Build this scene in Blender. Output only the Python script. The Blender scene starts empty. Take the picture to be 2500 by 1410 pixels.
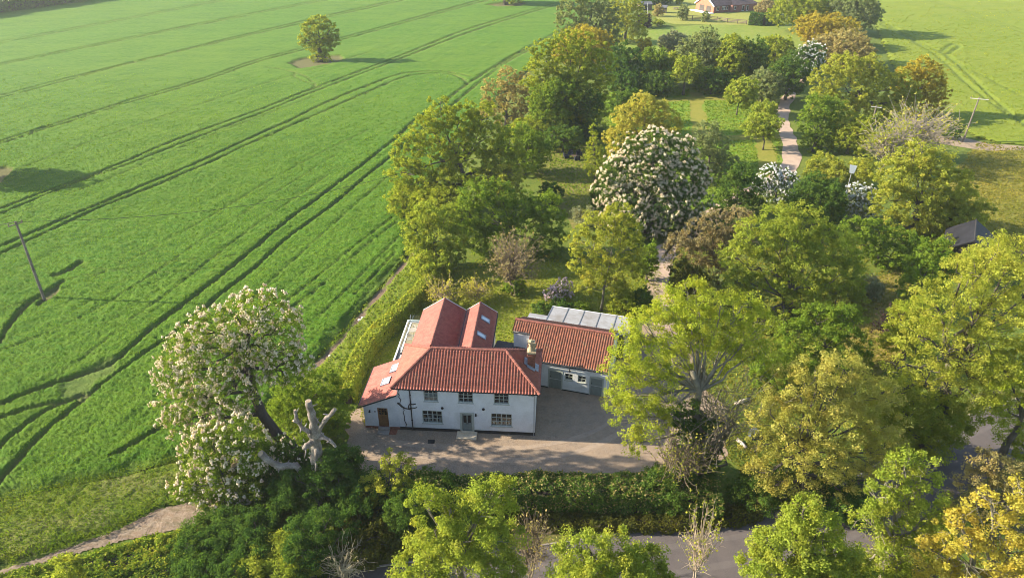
import bpy, math, random
import numpy as np
from mathutils import Vector, Matrix

SC = bpy.context.scene
COL = SC.collection
R = math.radians
F = 1667.0; TH = R(30.3); CH = 42.0
ST, CT = math.sin(TH), math.cos(TH)

# ------------------------------------------------------------------ surveying helpers (photo pixel -> metres)
def G(px, py, z=0.0):
    u = (px-1250)/F; v = (py-705)/F
    dz = -(ST+v*CT); dy = CT-v*ST
    t = (z-CH)/dz
    return np.array((u*t, dy*t, z))
def PYL(px, py, Y):
    u = (px-1250)/F; v = (py-705)/F
    dz = -(ST+v*CT); dy = CT-v*ST
    t = Y/dy
    return np.array((u*t, Y, CH+dz*t))
def depth(y, z): return y*CT+(CH-z)*ST
def prow(y, z): return 705+F*((CH-z)*CT-y*ST)/depth(y, z)

# ------------------------------------------------------------------ scene helpers
def tag(o, label=None, cat=None, group=None, kind=None):
    if label: o['label'] = label
    if cat: o['category'] = cat
    if group: o['group'] = group
    if kind: o['kind'] = kind
    return o
def empty(name, loc, rz=0.0, label=None, cat=None, group=None):
    o = bpy.data.objects.new(name, None); COL.objects.link(o)
    o.location = loc; o.rotation_euler = (0, 0, rz); o.empty_display_size = .3
    return tag(o, label, cat, group)
def link(name, me, mat, parent=None):
    o = bpy.data.objects.new(name, me)
    COL.objects.link(o)
    if mat is not None: me.materials.append(mat)
    if parent is not None: o.parent = parent
    return o
def mesh_np(name, V, Q, smooth=False, tint=None):
    """V (n,3) float, Q (m,k) int with one k."""
    V = np.asarray(V, np.float32); Q = np.asarray(Q, np.int32)
    me = bpy.data.meshes.new(name)
    m, k = Q.shape
    me.vertices.add(len(V)); me.vertices.foreach_set('co', V.ravel())
    me.loops.add(m*k); me.loops.foreach_set('vertex_index', Q.ravel())
    me.polygons.add(m)
    me.polygons.foreach_set('loop_start', np.arange(m, dtype=np.int32)*k)
    if smooth: me.polygons.foreach_set('use_smooth', np.ones(m, bool))
    if tint is not None:
        a = me.attributes.new('tint', 'FLOAT', 'FACE' if len(tint) == m else 'POINT')
        a.data.foreach_set('value', np.asarray(tint, np.float32))
    me.update(calc_edges=True)
    return me

class MB:
    """collects simple shapes into ONE mesh"""
    def __init__(s): s.v = []; s.f = []
    def add(s, vs, fs):
        n = len(s.v); s.v += [tuple(map(float, p)) for p in vs]; s.f += [tuple(i+n for i in q) for q in fs]; return s
    def box(s, x0, x1, y0, y1, z0, z1, M=None):
        p = [(x, y, z) for z in (z0, z1) for y in (y0, y1) for x in (x0, x1)]
        if M is not None: p = [tuple(M @ Vector(q)) for q in p]
        return s.add(p, [(0, 2, 3, 1), (4, 5, 7, 6), (0, 1, 5, 4), (2, 6, 7, 3), (0, 4, 6, 2), (1, 3, 7, 5)])
    def prism(s, poly, axis, a, b):
        """poly of 2D points extruded along axis from a to b"""
        n = len(poly)
        def mk(p, t):
            if axis == 'x': return (t, p[0], p[1])
            if axis == 'y': return (p[0], t, p[1])
            return (p[0], p[1], t)
        vs = [mk(p, a) for p in poly]+[mk(p, b) for p in poly]
        fs = [tuple(range(n))[::-1], tuple(range(n, 2*n))]+[(i, (i+1) % n, n+(i+1) % n, n+i) for i in range(n)]
        return s.add(vs, fs)
    def bar(s, p, q, w, h=None):
        p = Vector(p); q = Vector(q); d = (q-p); L = d.length; d.normalize(); h = h or w
        up = Vector((0, 0, 1)) if abs(d.z) < .95 else Vector((1, 0, 0))
        x = d.cross(up).normalized(); y = x.cross(d).normalized()
        vs = [t+x*a*w/2+y*b*h/2 for t in (p, q) for a, b in ((-1, -1), (1, -1), (1, 1), (-1, 1))]
        return s.add(vs, [(0, 1, 2, 3), (7, 6, 5, 4), (0, 4, 5, 1), (1, 5, 6, 2), (2, 6, 7, 3), (3, 7, 4, 0)])
    def tube(s, pts, rad, n=6, cap=True):
        pts = [Vector(p) for p in pts]
        if not hasattr(rad, '__len__'): rad = [rad]*len(pts)
        vs = []; fs = []
        prev = None
        for i, p in enumerate(pts):
            d = (pts[min(i+1, len(pts)-1)]-pts[max(i-1, 0)]).normalized()
            if prev is None:
                up = Vector((0, 0, 1)) if abs(d.z) < .9 else Vector((1, 0, 0))
                x = d.cross(up).normalized()
            else:
                x = (prev-d*prev.dot(d)).normalized()
            prev = x; y = d.cross(x)
            for k in range(n):
                a = 2*math.pi*k/n
                vs.append(p+(x*math.cos(a)+y*math.sin(a))*rad[i])
        for i in range(len(pts)-1):
            for k in range(n):
                fs.append((i*n+k, i*n+(k+1) % n, (i+1)*n+(k+1) % n, (i+1)*n+k))
        if cap:
            fs.append(tuple(range(n))[::-1]); fs.append(tuple((len(pts)-1)*n+k for k in range(n)))
        return s.add(vs, fs)
    def build(s, name, mat, parent=None, smooth=False):
        me = bpy.data.meshes.new(name); me.from_pydata(s.v, [], s.f)
        if smooth:
            for p in me.polygons: p.use_smooth = True
        me.update()
        return link(name, me, mat, parent)

# ------------------------------------------------------------------ noise
def _h(ix, iy, seed):
    n = (ix.astype(np.int64)*374761393+iy.astype(np.int64)*668265263+seed*1442695041) & 0xffffffff
    n = ((n ^ (n >> 13))*1274126177) & 0xffffffff
    return ((n ^ (n >> 16)) & 0xffff)/65535.0
def vn(x, y, seed=0):
    x = np.asarray(x, float); y = np.asarray(y, float)
    ix = np.floor(x); iy = np.floor(y); fx = x-ix; fy = y-iy
    fx = fx*fx*(3-2*fx); fy = fy*fy*(3-2*fy)
    a = _h(ix, iy, seed); b = _h(ix+1, iy, seed); c = _h(ix, iy+1, seed); d = _h(ix+1, iy+1, seed)
    return (a*(1-fx)+b*fx)*(1-fy)+(c*(1-fx)+d*fx)*fy
def fbm(x, y, seed=0, o=3):
    s = 0; t = 0; a = 1.0
    for i in range(o):
        s = s+a*vn(x*2**i, y*2**i, seed+i*17); t += a; a *= .5
    return s/t
def inpoly(x, y, P):
    P = np.asarray(P)[:, :2]; r = np.zeros(np.shape(x), bool); n = len(P)
    for i in range(n):
        x0, y0 = P[i]; x1, y1 = P[(i+1) % n]
        if y0 == y1: continue
        c = ((y0 > y) != (y1 > y)) & (x < (x1-x0)*(y-y0)/(y1-y0)+x0)
        r ^= c
    return r
def dist_line(x, y, pts):
    best = np.full(np.shape(x), 1e9)
    for (a, b) in zip(pts[:-1], pts[1:]):
        ax, ay = a[0], a[1]; dx, dy = b[0]-ax, b[1]-ay
        L = dx*dx+dy*dy+1e-9
        t = np.clip(((x-ax)*dx+(y-ay)*dy)/L, 0, 1)
        best = np.minimum(best, np.hypot(x-ax-t*dx, y-ay-t*dy))
    return best
def smooth_line(pts, n=8):
    """Catmull-Rom through points"""
    P = [np.asarray(p, float)[:2] for p in pts]
    if len(P) < 3: return P
    P = [2*P[0]-P[1]]+P+[2*P[-1]-P[-2]]
    out = []
    for i in range(1, len(P)-2):
        for k in range(n):
            t = k/n
            out.append(.5*((2*P[i])+(P[i+1]-P[i-1])*t+(2*P[i-1]-5*P[i]+4*P[i+1]-P[i+2])*t*t+(3*P[i]-P[i-1]-3*P[i+1]+P[i+2])*t**3))
    out.append(P[-2]); return out

# ------------------------------------------------------------------ materials
MATS = {}
def nodes(name):
    m = bpy.data.materials.new(name); m.use_nodes = True
    nt = m.node_tree; nt.nodes.clear()
    out = nt.nodes.new('ShaderNodeOutputMaterial')
    return m, nt, out
def N(nt, t, **kw):
    n = nt.nodes.new(t)
    for k, v in kw.items():
        if k in n.inputs: n.inputs[k].default_value = v
        else: setattr(n, k, v)
    return n
def mixc(nt, fac, a, b, mode='MIX'):
    m = N(nt, 'ShaderNodeMix'); m.data_type = 'RGBA'; m.blend_type = mode
    for sock, val in ((m.inputs[0], fac), (m.inputs[6], a), (m.inputs[7], b)):
        if hasattr(val, 'is_linked') or hasattr(val, 'links'): nt.links.new(val, sock)
        elif isinstance(val, (int, float)): sock.default_value = val
        else: sock.default_value = (*val[:3], 1)
    return m.outputs[2]
def noise(nt, vec, scale, detail=4, rough=.6, lo=.35, hi=.65):
    n = N(nt, 'ShaderNodeTexNoise', Scale=scale, Detail=detail, Roughness=rough)
    if vec is not None: nt.links.new(vec, n.inputs['Vector'])
    mr = N(nt, 'ShaderNodeMapRange'); mr.inputs[1].default_value = lo; mr.inputs[2].default_value = hi
    nt.links.new(n.outputs[0], mr.inputs[0])
    return mr.outputs[0]
def geo_pos(nt, obj=False):
    if obj:
        return N(nt, 'ShaderNodeTexCoord').outputs['Object']
    return N(nt, 'ShaderNodeNewGeometry').outputs['Position']
def bump(nt, h, strength, dist):
    b = N(nt, 'ShaderNodeBump', Strength=strength, Distance=dist); nt.links.new(h, b.inputs['Height']); return b.outputs[0]

def plain(name, c, rough=.7, metal=0.0, var=.18, scale=3.0, bmp=0.0, bscale=40., c2=None, spec=.3, c3=None):
    if name in MATS: return MATS[name]
    m, nt, out = nodes(name)
    p = N(nt, 'ShaderNodeBsdfPrincipled', Roughness=rough, Metallic=metal)
    p.inputs['Specular IOR Level'].default_value = spec
    pos = geo_pos(nt, True)
    c2 = c2 or tuple(x*(1-var*1.6) for x in c)
    f = noise(nt, pos, scale, 5, .65)
    col = mixc(nt, f, c, c2)
    if c3 is not None: col = mixc(nt, noise(nt, pos, scale*.45, 6, .75, .54, .70), col, c3)
    f2 = noise(nt, pos, scale*9, 3, .7)
    col = mixc(nt, f2, col, mixc(nt, 1.0, col, (1-var, 1-var, 1-var), 'MULTIPLY'))
    nt.links.new(col, p.inputs['Base Color'])
    if bmp: nt.links.new(bump(nt, noise(nt, pos, bscale, 4, .7, .2, .8), bmp, .02), p.inputs['Normal'])
    nt.links.new(p.outputs[0], out.inputs[0])
    MATS[name] = m; return m

def ground_mat(name, cols, s1=.05, s2=.5, s3=4., bmp=.6, dist=.12, attr=None, attr_col=None, rough=.95, stretch=None):
    """cols: base, large patches, medium patches, fine flecks"""
    m, nt, out = nodes(name)
    p = N(nt, 'ShaderNodeBsdfPrincipled', Roughness=rough); p.inputs['Specular IOR Level'].default_value = .12
    pos = geo_pos(nt)
    if stretch is not None:
        mp = N(nt, 'ShaderNodeMapping'); mp.inputs['Rotation'].default_value = (0, 0, stretch[0]); mp.inputs['Scale'].default_value = (stretch[1], 1, 1)
        nt.links.new(pos, mp.inputs['Vector']); spos = mp.outputs[0]
    else: spos = pos
    c = mixc(nt, noise(nt, pos, s1, 4, .55, .38, .62), cols[0], cols[1])
    c = mixc(nt, noise(nt, spos, s2, 5, .62, .42, .68), c, cols[2])
    f = noise(nt, spos, s3, 4, .7, .4, .7)
    c = mixc(nt, f, c, cols[3])
    if attr:
        a = N(nt, 'ShaderNodeAttribute', attribute_name=attr)
        c = mixc(nt, a.outputs['Fac'], c, attr_col)
    nt.links.new(c, p.inputs['Base Color'])
    if bmp: nt.links.new(bump(nt, noise(nt, pos, s3*1.7, 5, .75, .2, .8), bmp, dist), p.inputs['Normal'])
    nt.links.new(p.outputs[0], out.inputs[0])
    MATS[name] = m; return m

def leaf_mat(name, c1, c2, transl=.54):
    if name in MATS: return MATS[name]
    m, nt, out = nodes(name)
    a = N(nt, 'ShaderNodeAttribute', attribute_name='tint')
    col = mixc(nt, a.outputs['Fac'], c1, c2)
    f = noise(nt, geo_pos(nt), .45, 3, .6, .3, .7)
    col = mixc(nt, f, col, mixc(nt, 1.0, col, (.8, .84, .8), 'MULTIPLY'))
    f3 = noise(nt, geo_pos(nt), .9, 2, .5, .45, .75)
    col = mixc(nt, f3, col, mixc(nt, 1.0, col, (1.18, .98, .95), 'MULTIPLY'))
    d = N(nt, 'ShaderNodeBsdfDiffuse'); t = N(nt, 'ShaderNodeBsdfTranslucent')
    nt.links.new(col, d.inputs[0])
    nt.links.new(mixc(nt, 1.0, col, (1.15, 1.1, .6), 'MULTIPLY'), t.inputs[0])
    mx = N(nt, 'ShaderNodeMixShader', Fac=transl)
    nt.links.new(d.outputs[0], mx.inputs[1]); nt.links.new(t.outputs[0], mx.inputs[2])
    nt.links.new(mx.outputs[0], out.inputs[0])
    MATS[name] = m; return m

PAL = {  # young spring leaf colours, pairs
 'lime':   ((.24, .31, .022), (.48, .52, .07)),
 'green':  ((.105, .185, .02), (.25, .34, .045)),
 'fresh':  ((.19, .26, .03), (.40, .45, .07)),
 'deep':   ((.042, .095, .022), (.11, .20, .035)),
 'dark':   ((.055, .115, .024), (.15, .235, .04)),
 'olive':  ((.22, .265, .028), (.46, .47, .08)),
 'straw':  ((.29, .29, .05), (.54, .51, .14)),
 'orange': ((.28, .235, .025), (.49, .41, .055)),
 'rust':   ((.25, .215, .08), (.43, .37, .15)),
 'grey':   ((.13, .18, .06), (.30, .34, .15)),
 'silver': ((.16, .19, .10), (.36, .38, .24)),
 'brown':  ((.20, .165, .085), (.37, .32, .16)),
 'gold':   ((.37, .32, .04), (.62, .54, .11)),
 'willow': ((.32, .32, .05), (.54, .50, .10)),
 'oak':    ((.17, .235, .02), (.38, .42, .055)),
 'purple': ((.045, .03, .04), (.09, .06, .06)),
 'yew':    ((.05, .07, .018), (.15, .15, .03)),
}
def leafm(p): return leaf_mat('leaf_'+p, *PAL[p])
BLOSSOM = leaf_mat('blossom_cream', (.62, .52, .34), (.84, .75, .58), .25)
HAWTHORN = leaf_mat('blossom_white', (.62, .63, .62), (.84, .85, .86), .2)
LILAC = leaf_mat('blossom_pink', (.48, .36, .42), (.74, .60, .62), .2)
BARK = plain('bark', (.15, .125, .095), .95, var=.35, scale=1.2, bmp=.6, bscale=14)
BARKPALE = plain('bark_pale', (.25, .22, .155), .95, var=.3, scale=1.2, bmp=.5, bscale=14)
BARKDARK = plain('bark_dark', (.075, .06, .05), .95, var=.3, scale=1.2, bmp=.6, bscale=14)
TWIG = plain('twig', (.24, .185, .12), .95, var=.3, scale=1.)
DEADWOOD = plain('dead_wood', (.60, .53, .45), .9, var=.45, scale=1.6, bmp=.9, bscale=7, c2=(.27, .225, .185))

# ------------------------------------------------------------------ world, sun, camera
SUN_AZ = R(175.2)     # direction towards the sun, measured from +X: low in the west, a touch behind the house
SUN_EL = R(25)
w = bpy.data.worlds.new('World'); SC.world = w; w.use_nodes = True
nt = w.node_tree; nt.nodes.clear()
sky = nt.nodes.new('ShaderNodeTexSky'); sky.sky_type = 'NISHITA'; sky.sun_disc = False
sky.sun_elevation = SUN_EL; sky.sun_rotation = math.pi/2-SUN_AZ; sky.air_density = 1.0; sky.dust_density = .7
bg = nt.nodes.new('ShaderNodeBackground'); bg.inputs[1].default_value = .118
wo = nt.nodes.new('ShaderNodeOutputWorld')
nt.links.new(sky.outputs[0], bg.inputs[0]); nt.links.new(bg.outputs[0], wo.inputs[0])
sl = bpy.data.lights.new('sun', 'SUN'); sl.energy = 5.0; sl.angle = R(.55); sl.color = (1, .89, .70)
so = bpy.data.objects.new('sun', sl); COL.objects.link(so)
sd = Vector((math.cos(SUN_AZ)*math.cos(SUN_EL), math.sin(SUN_AZ)*math.cos(SUN_EL), math.sin(SUN_EL)))
so.rotation_euler = (-sd).to_track_quat('-Z', 'Y').to_euler(); so.location = (-60, 40, 60)
cd = bpy.data.cameras.new('camera'); cam = bpy.data.objects.new('camera', cd); COL.objects.link(cam)
cd.sensor_width = 36; cd.lens = F/2500*36; cd.clip_end = 4000; cd.clip_start = .5
cam.location = (0, 0, CH); cam.rotation_euler = (R(90)-TH, 0, 0)
SC.camera = cam
SC.view_settings.view_transform = 'Standard'; SC.view_settings.look = 'None'
SC.view_settings.exposure = 1.72; SC.view_settings.gamma = 1
SC.cycles.max_bounces = 8; SC.cycles.diffuse_bounces = 4; SC.cycles.transmission_bounces = 4; SC.cycles.volume_bounces = 1; SC.cycles.transparent_max_bounces = 12
SC.cycles.use_denoising = True; SC.cycles.filter_width = .95
# ================================================================== GROUND
GRASS = ground_mat('grass_rough', ((.075, .125, .014), (.11, .145, .018), (.05, .095, .012), (.15, .155, .03)), .04, .35, 2.5, .7, .15)
LAWN = ground_mat('lawn_grass', ((.12, .165, .014), (.17, .18, .02), (.09, .14, .012), (.21, .185, .04)), .09, .5, 3.2, .45, .08)
MEADOW = ground_mat('meadow_grass', ((.20, .165, .025), (.15, .145, .02), (.25, .195, .04), (.11, .12, .02)), .06, .4, 2.2, .5, .1, stretch=(R(5), .35))
SOIL = ground_mat('soil', ((.25, .185, .125), (.30, .225, .15), (.20, .145, .10), (.34, .27, .19)), .3, 1.2, 5, .9, .15)
GRAVEL = ground_mat('gravel', ((.20, .145, .10), (.265, .185, .122), (.15, .112, .084), (.30, .24, .185)), .16, 1.1, 14, .7, .03)
DRIVE = ground_mat('drive_gravel', ((.33, .235, .175), (.37, .265, .195), (.27, .19, .145), (.40, .31, .24)), .15, .8, 9, .5, .03)
ASPH = ground_mat('asphalt', ((.085, .072, .070), (.098, .082, .077), (.072, .062, .061), (.108, .093, .089)), .15, .8, 14, .3, .01)
STRAW = ground_mat('dry_earth', ((.225, .165, .12), (.27, .185, .125), (.15, .125, .075), (.33, .26, .20)), .3, 1.1, 4, .9, .2, stretch=(R(20), .5))
ROWDIR = math.atan2(*(G(700, 244)-G(0, 513))[[1, 0]])

def sheet(name, pts, z, mat, jit=.25, step=1.2, seed=1, label=None):
    """flat sheet with an uneven natural edge"""
    P = [np.asarray(p, float)[:2] for p in pts]; out = []
    rng = np.random.RandomState(seed)
    for i in range(len(P)):
        a, b = P[i], P[(i+1) % len(P)]; n = max(1, int(np.hypot(*(b-a))/step))
        d = (b-a)/(np.hypot(*(b-a))+1e-9); nn = np.array((-d[1], d[0]))
        for k in range(n):
            q = a+(b-a)*k/n
            j = (vn(q[0]*.4+seed, q[1]*.4, seed)-.5)*2*jit*2+(rng.rand()-.5)*jit*.8
            out.append(q+nn*j)
    me = bpy.data.meshes.new(name)
    import bmesh
    bm = bmesh.new(); vs = [bm.verts.new((p[0], p[1], z)) for p in out]
    f = bm.faces.new(vs); bmesh.ops.triangulate(bm, faces=[f])
    for f in bm.faces:
        if f.normal.z < 0: f.normal_flip()
    bm.to_mesh(me); bm.free()
    o = link(name, me, mat); tag(o, kind='structure')
    return o
def strip(pts, wid):
    """outline of a band along a centre line; wid one number or one per point"""
    P = [np.asarray(p, float)[:2] for p in pts]
    if not hasattr(wid, '__len__'): wid = [wid]*len(P)
    L = []; Rr = []
    for i, p in enumerate(P):
        d = P[min(i+1, len(P)-1)]-P[max(i-1, 0)]; d = d/np.hypot(*d); n = np.array((-d[1], d[0]))
        L.append(p+n*wid[i]/2); Rr.append(p-n*wid[i]/2)
    return L+Rr[::-1]

me = mesh_np('ground', [(-1500, -300, 0), (1500, -300, 0), (1500, 2400, 0), (-1500, 2400, 0)], [(0, 1, 2, 3)])
tag(link('ground', me, GRASS), kind='structure')

# ---- crop fields: a real canopy of leaves with the wheelings pressed through it
def grid_field(name, poly, xr, yr, k, hfun, mat, z0=0.0, smooth=False):
    """sheet of crop: row spacing grows with distance"""
    ny = int(math.log(yr[1]/yr[0])/k); nx = int((xr[1]-xr[0])/k)
    Y = yr[0]*np.exp(np.arange(ny+1)*k); S = xr[0]+np.arange(nx+1)*k
    yy, ss = np.meshgrid(Y, S, indexing='ij'); xx = ss*yy
    rj = np.random.RandomState(5)
    xx = xx+(rj.rand(*xx.shape)-.5)*yy*k*.6; yy = yy+(rj.rand(*xx.shape)-.5)*yy*k*.6
    h, bare = hfun(xx, yy)
    ins = inpoly(xx, yy, poly)
    # let the crop slope down to the soil at its edge
    idx = np.arange(xx.size).reshape(xx.shape)
    Q = np.stack([idx[:-1, :-1], idx[:-1, 1:], idx[1:, 1:], idx[1:, :-1]], -1).reshape(-1, 4)
    keep = ins.ravel()[Q].all(1); Q = Q[keep]
    used = np.unique(Q); remap = np.full(xx.size, -1); remap[used] = np.arange(len(used))
    V = np.stack([xx.ravel(), yy.ravel(), h.ravel()+z0], -1)[used]
    me = mesh_np(name, V, remap[Q], smooth, bare.ravel()[used])
    o = link(name, me, mat); tag(o, kind='structure'); return o

px = lambda L, z=0.0: [G(a, b, z) for a, b in L]
TR = [  # (pixel line, half width m, depth factor)
 ([(0,103),(352,37),(540,0),(700,-30)], .35, .6), ([(0,108),(352,41),(560,0)], .35, .6),
 ([(-200,200),(0,157),(425,71),(700,17),(900,-22)], .33, .8), ([(-200,204),(0,161),(425,75),(700,21),(900,-18)], .33, .8),
 ([(-200,285),(0,235),(312,156),(700,62),(974,0),(1100,-30)], .36, 1), ([(-200,292),(0,242),(340,152),(700,67),(985,2),(1100,-25)], .36, 1),
 ([(-200,408),(0,347),(306,250),(482,198),(624,149),(700,129),(832,95),(974,56),(1178,0),(1300,-30)], .36, 1),
 ([(-200,415),(0,353),(306,256),(482,204),(624,155),(700,134),(832,100),(974,61),(1190,2),(1300,-26)], .34, 1),
 ([(-200,592),(0,513),(170,448),(298,400),(425,345),(650,264),(753,222),(962,144),(1130,77),(1250,40),(1380,2)], .38, 1),
 ([(-200,606),(0,525),(199,443),(320,400),(500,330),(650,274),(756,230),(962,151),(1130,86),(1250,46),(1390,4)], .34, 1),
 ([(-200,690),(0,604),(184,525),(312,471),(482,400),(581,352),(700,300),(806,248),(926,200),(986,181),(1058,175),(1106,178),(1149,188)], .38, 1),
 ([(-200,712),(0,623),(227,516),(340,471),(510,400),(620,348),(732,299),(890,230),(962,199),(1010,185),(1082,180),(1118,187),(1137,199),(1140,206)], .36, 1),
 ([(0,990),(85,955),(170,925),(284,879),(374,800),(482,720),(581,641),(700,542),(768,492),(870,415),(960,345),(1010,299),(1094,242),(1140,208),(1250,139),(1400,60)], .36, 1),
 ([(199,976),(241,944),(340,873),(445,800),(539,720),(624,655),(700,584),(814,500),(900,428),(972,370),(1040,310),(1118,247),(1178,197),(1250,146),(1405,64)], .34, 1),
 ([(0,1024),(85,995),(147,981),(190,972)], .32, 1), ([(0,1095),(28,1066),(99,1012),(150,985),(200,962)], .38, 1),
 ([(-40,1220),(28,1143),(113,1052),(196,984),(240,948)], .40, 1), ([(272,1114),(340,1078),(420,1027),(470,1000)], .28, .9),
 ([(690,747),(770,682),(850,617),(930,555),(1000,498)], .16, .5), ([(865,720),(915,672),(965,618)], .16, .5),
 ([(704,760),(760,718),(800,690)], .2, .5), ([(130,690),(420,640),(560,628),(640,600)], .12, .35), ([(200,655),(400,668),(560,650)], .12, .35),
 ([(20,800),(60,752),(85,732),(120,712),(153,689)], .5, 1), ([(133,674),(165,662),(196,641)], .5, .9), ([(0,840),(20,800)], .3, .8),
  *[(l, .13, .34) for l in ([(780,775),(890,665),(992,560)],[(815,805),(910,700),(996,612)],[(600,745),(780,580),(965,418)],[(560,905),(700,780),(860,630),(1000,520)],[(-50,775),(200,690),(420,585),(700,420),(900,318)],[(-50,880),(150,800),(330,700),(560,545),(820,380)],[(100,960),(260,830),(420,710),(600,570),(800,430)],[(-50,560),(260,440),(520,330),(760,240)],[(-50,450),(300,320),(650,205),(900,130)])],
 ([(650,165),(697,172),(740,184),(768,205),(765,217),(753,224)], .2, .6), ([(720,180),(722,190),(760,206),(782,214)], .2, .5),
]
TRW = [(smooth_line(px(l, .35), 5), w_, d_) for l, w_, d_ in TR]
# round islands of bare ground left under the field trees and the poles
ISL = [(px([(705,158),(725,148),(760,142),(830,138),(842,148),(800,160),(730,172)]), 1.),
       (px([(1185,14),(1230,8),(1285,10),(1270,18),(1215,19)]), 1.),
       (px([(-60,420),(22,409),(30,425),(0,452),(-60,470)]), 1.),
       (px([(92,748),(112,726),(140,712),(146,722),(118,742),(98,756)]), 1.),
       (px([(165,935),(205,918),(285,880),(300,884),(245,935),(215,975),(170,985),(150,975)]), .38)]
CROP_POLY = px([(-700,1340),(-300,1300),(0,1225),(150,1192),(300,1166),(440,1128),(560,1052),(660,992),(762,893),(830,818),(900,738),(960,668),(998,620),(1012,560),(1024,500),(1080,425),(1140,335),(1200,262),(1290,172),(1400,78),(1440,45),(1462,0),(1500,-70),(700,-75),(232,-3),(0,31),(-300,78),(-900,200),(-1400,500),(-1300,1000)])
CROP_EDGE = smooth_line(CROP_POLY[:20], 4)
def crop_h(x, y):
    c, s = math.cos(ROWDIR), math.sin(ROWDIR)
    u = x*c+y*s; v = -x*s+y*c
    near = np.clip(1.6-y/110., .0, 1)
    rj = np.random.RandomState(21).rand(*x.shape)-.5
    h = .58+.08*(fbm(u*.10, v*.35, 3)-.5)+.07*(fbm(u*.9, v*2.6, 9)-.5)*near+.07*(vn(u*2.2, v*5.5, 12)-.5)*near+rj*(.05+.12*near)
    h += .12*(vn(u*.16, v*.9, 31)-.5)+.09*(vn(u*.25, v*2.2, 33)-.5)*near
    bare = np.zeros_like(x)
    for pts, wd, dp in TRW:
        d = dist_line(x, y, pts)+(vn(x*1.5, y*1.5, 4)-.5)*.22
        ww = np.maximum(wd, y*.0022)
        m = 1-np.clip((d-ww*.5)/(ww*.5), 0, 1); m = m*m*(3-2*m)*dp
        h = h*(1-m)+.05*m; bare = np.maximum(bare, m*.8)
    for P, dp in ISL:
        d = dist_line(x, y, P+P[:1]); ins = inpoly(x, y, P); sd_ = np.where(ins, -d, d)+(vn(x*.8, y*.8, 6)-.5)*1.2
        m = 1-np.clip((sd_+.3)/.6, 0, 1); m *= dp
        h = h*(1-m)+(.04+.08*vn(x*2, y*2, 7))*m; bare = np.maximum(bare, m)
    d = dist_line(x, y, CROP_EDGE)+(vn(x*.5, y*.5, 8)-.5)*1.4
    m = 1-np.clip(d/1.3, 0, 1)
    h = h*(1-m)+.12*m; bare = np.maximum(bare, m*.35)
    return np.maximum(h, .03), np.clip(bare, 0, 1)
CROP = ground_mat('green_crop', ((.056, .142, .009), (.082, .155, .011), (.038, .11, .007), (.105, .17, .017)), .018, .22, 1.7, .9, .22, 'tint', (.12, .115, .045), stretch=(-ROWDIR, .3))
grid_field('crop_field', CROP_POLY, (-1.45, .32), (33, 560), .0031, crop_h, CROP)
# pale field beyond the far hedge
sheet('far_field', px([(-900,-20),(0,26),(232,-8),(500,-60),(500,-180),(-900,-180)]), .03, ground_mat('stubble_field', ((.40,.36,.14),(.44,.40,.17),(.36,.33,.12),(.46,.42,.2)), .02, .1, 1, .3, .1), .1, 8)

TR2 = [([(2100,30),(2144,54),(2226,99),(2291,139),(2368,210),(2456,275),(2560,345)], .4, 1), ([(2110,28),(2164,57),(2229,97),(2309,134),(2365,182),(2433,247),(2540,330)], .4, 1),
       ([(2229,99),(2238,98),(2297,99),(2340,111),(2330,122),(2314,132)], .5, 1), ([(2325,108),(2310,118),(2297,130)], .5, .9),
       ([(2309,136),(2330,150),(2400,185),(2496,235),(2600,290)], .35, .8), ([(2250,-5),(2500,80),(2700,150)], .3, .45), ([(2256,-8),(2506,76),(2700,144)], .3, .45)]
TRW2 = [(smooth_line(px(l, .3), 5), w_, d_) for l, w_, d_ in TR2]
POLY2 = px([(2125,-60),(2120,20),(2140,80),(2170,150),(2230,250),(2300,290),(2380,338),(2440,352),(2700,362),(2950,372),(2950,-60)])
EDGE2 = POLY2[:9]
def crop_h2(x, y):
    h = .45+.10*(fbm(x*.3, y*.3, 43)-.5)+.07*(vn(x*1.3, y*1.3, 49)-.5)+.08*(np.random.RandomState(8).rand(*x.shape)-.5)
    bare = np.zeros_like(x)
    for pts, wd, dp in TRW2:
        d = dist_line(x, y, pts)+(vn(x, y, 4)-.5)*.2; ww = np.maximum(wd, y*.0022)
        m = (1-np.clip((d-ww*.7)/(ww*.6), 0, 1))*dp
        h = h*(1-m)+.05*m; bare = np.maximum(bare, m*.6)
    d = dist_line(x, y, EDGE2); m = 1-np.clip(d/1.2, 0, 1); h = h*(1-m)+.1*m
    return h, bare
CROP2 = ground_mat('yellow_green_crop', ((.135, .185, .013), (.16, .195, .016), (.11, .165, .011), (.18, .205, .028)), .015, .15, 1.2, .8, .2, 'tint', (.09, .13, .03), stretch=(R(-35), .4))
grid_field('right_crop_field', POLY2, (.28, 1.15), (95, 430), .0036, crop_h2, CROP2)

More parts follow.
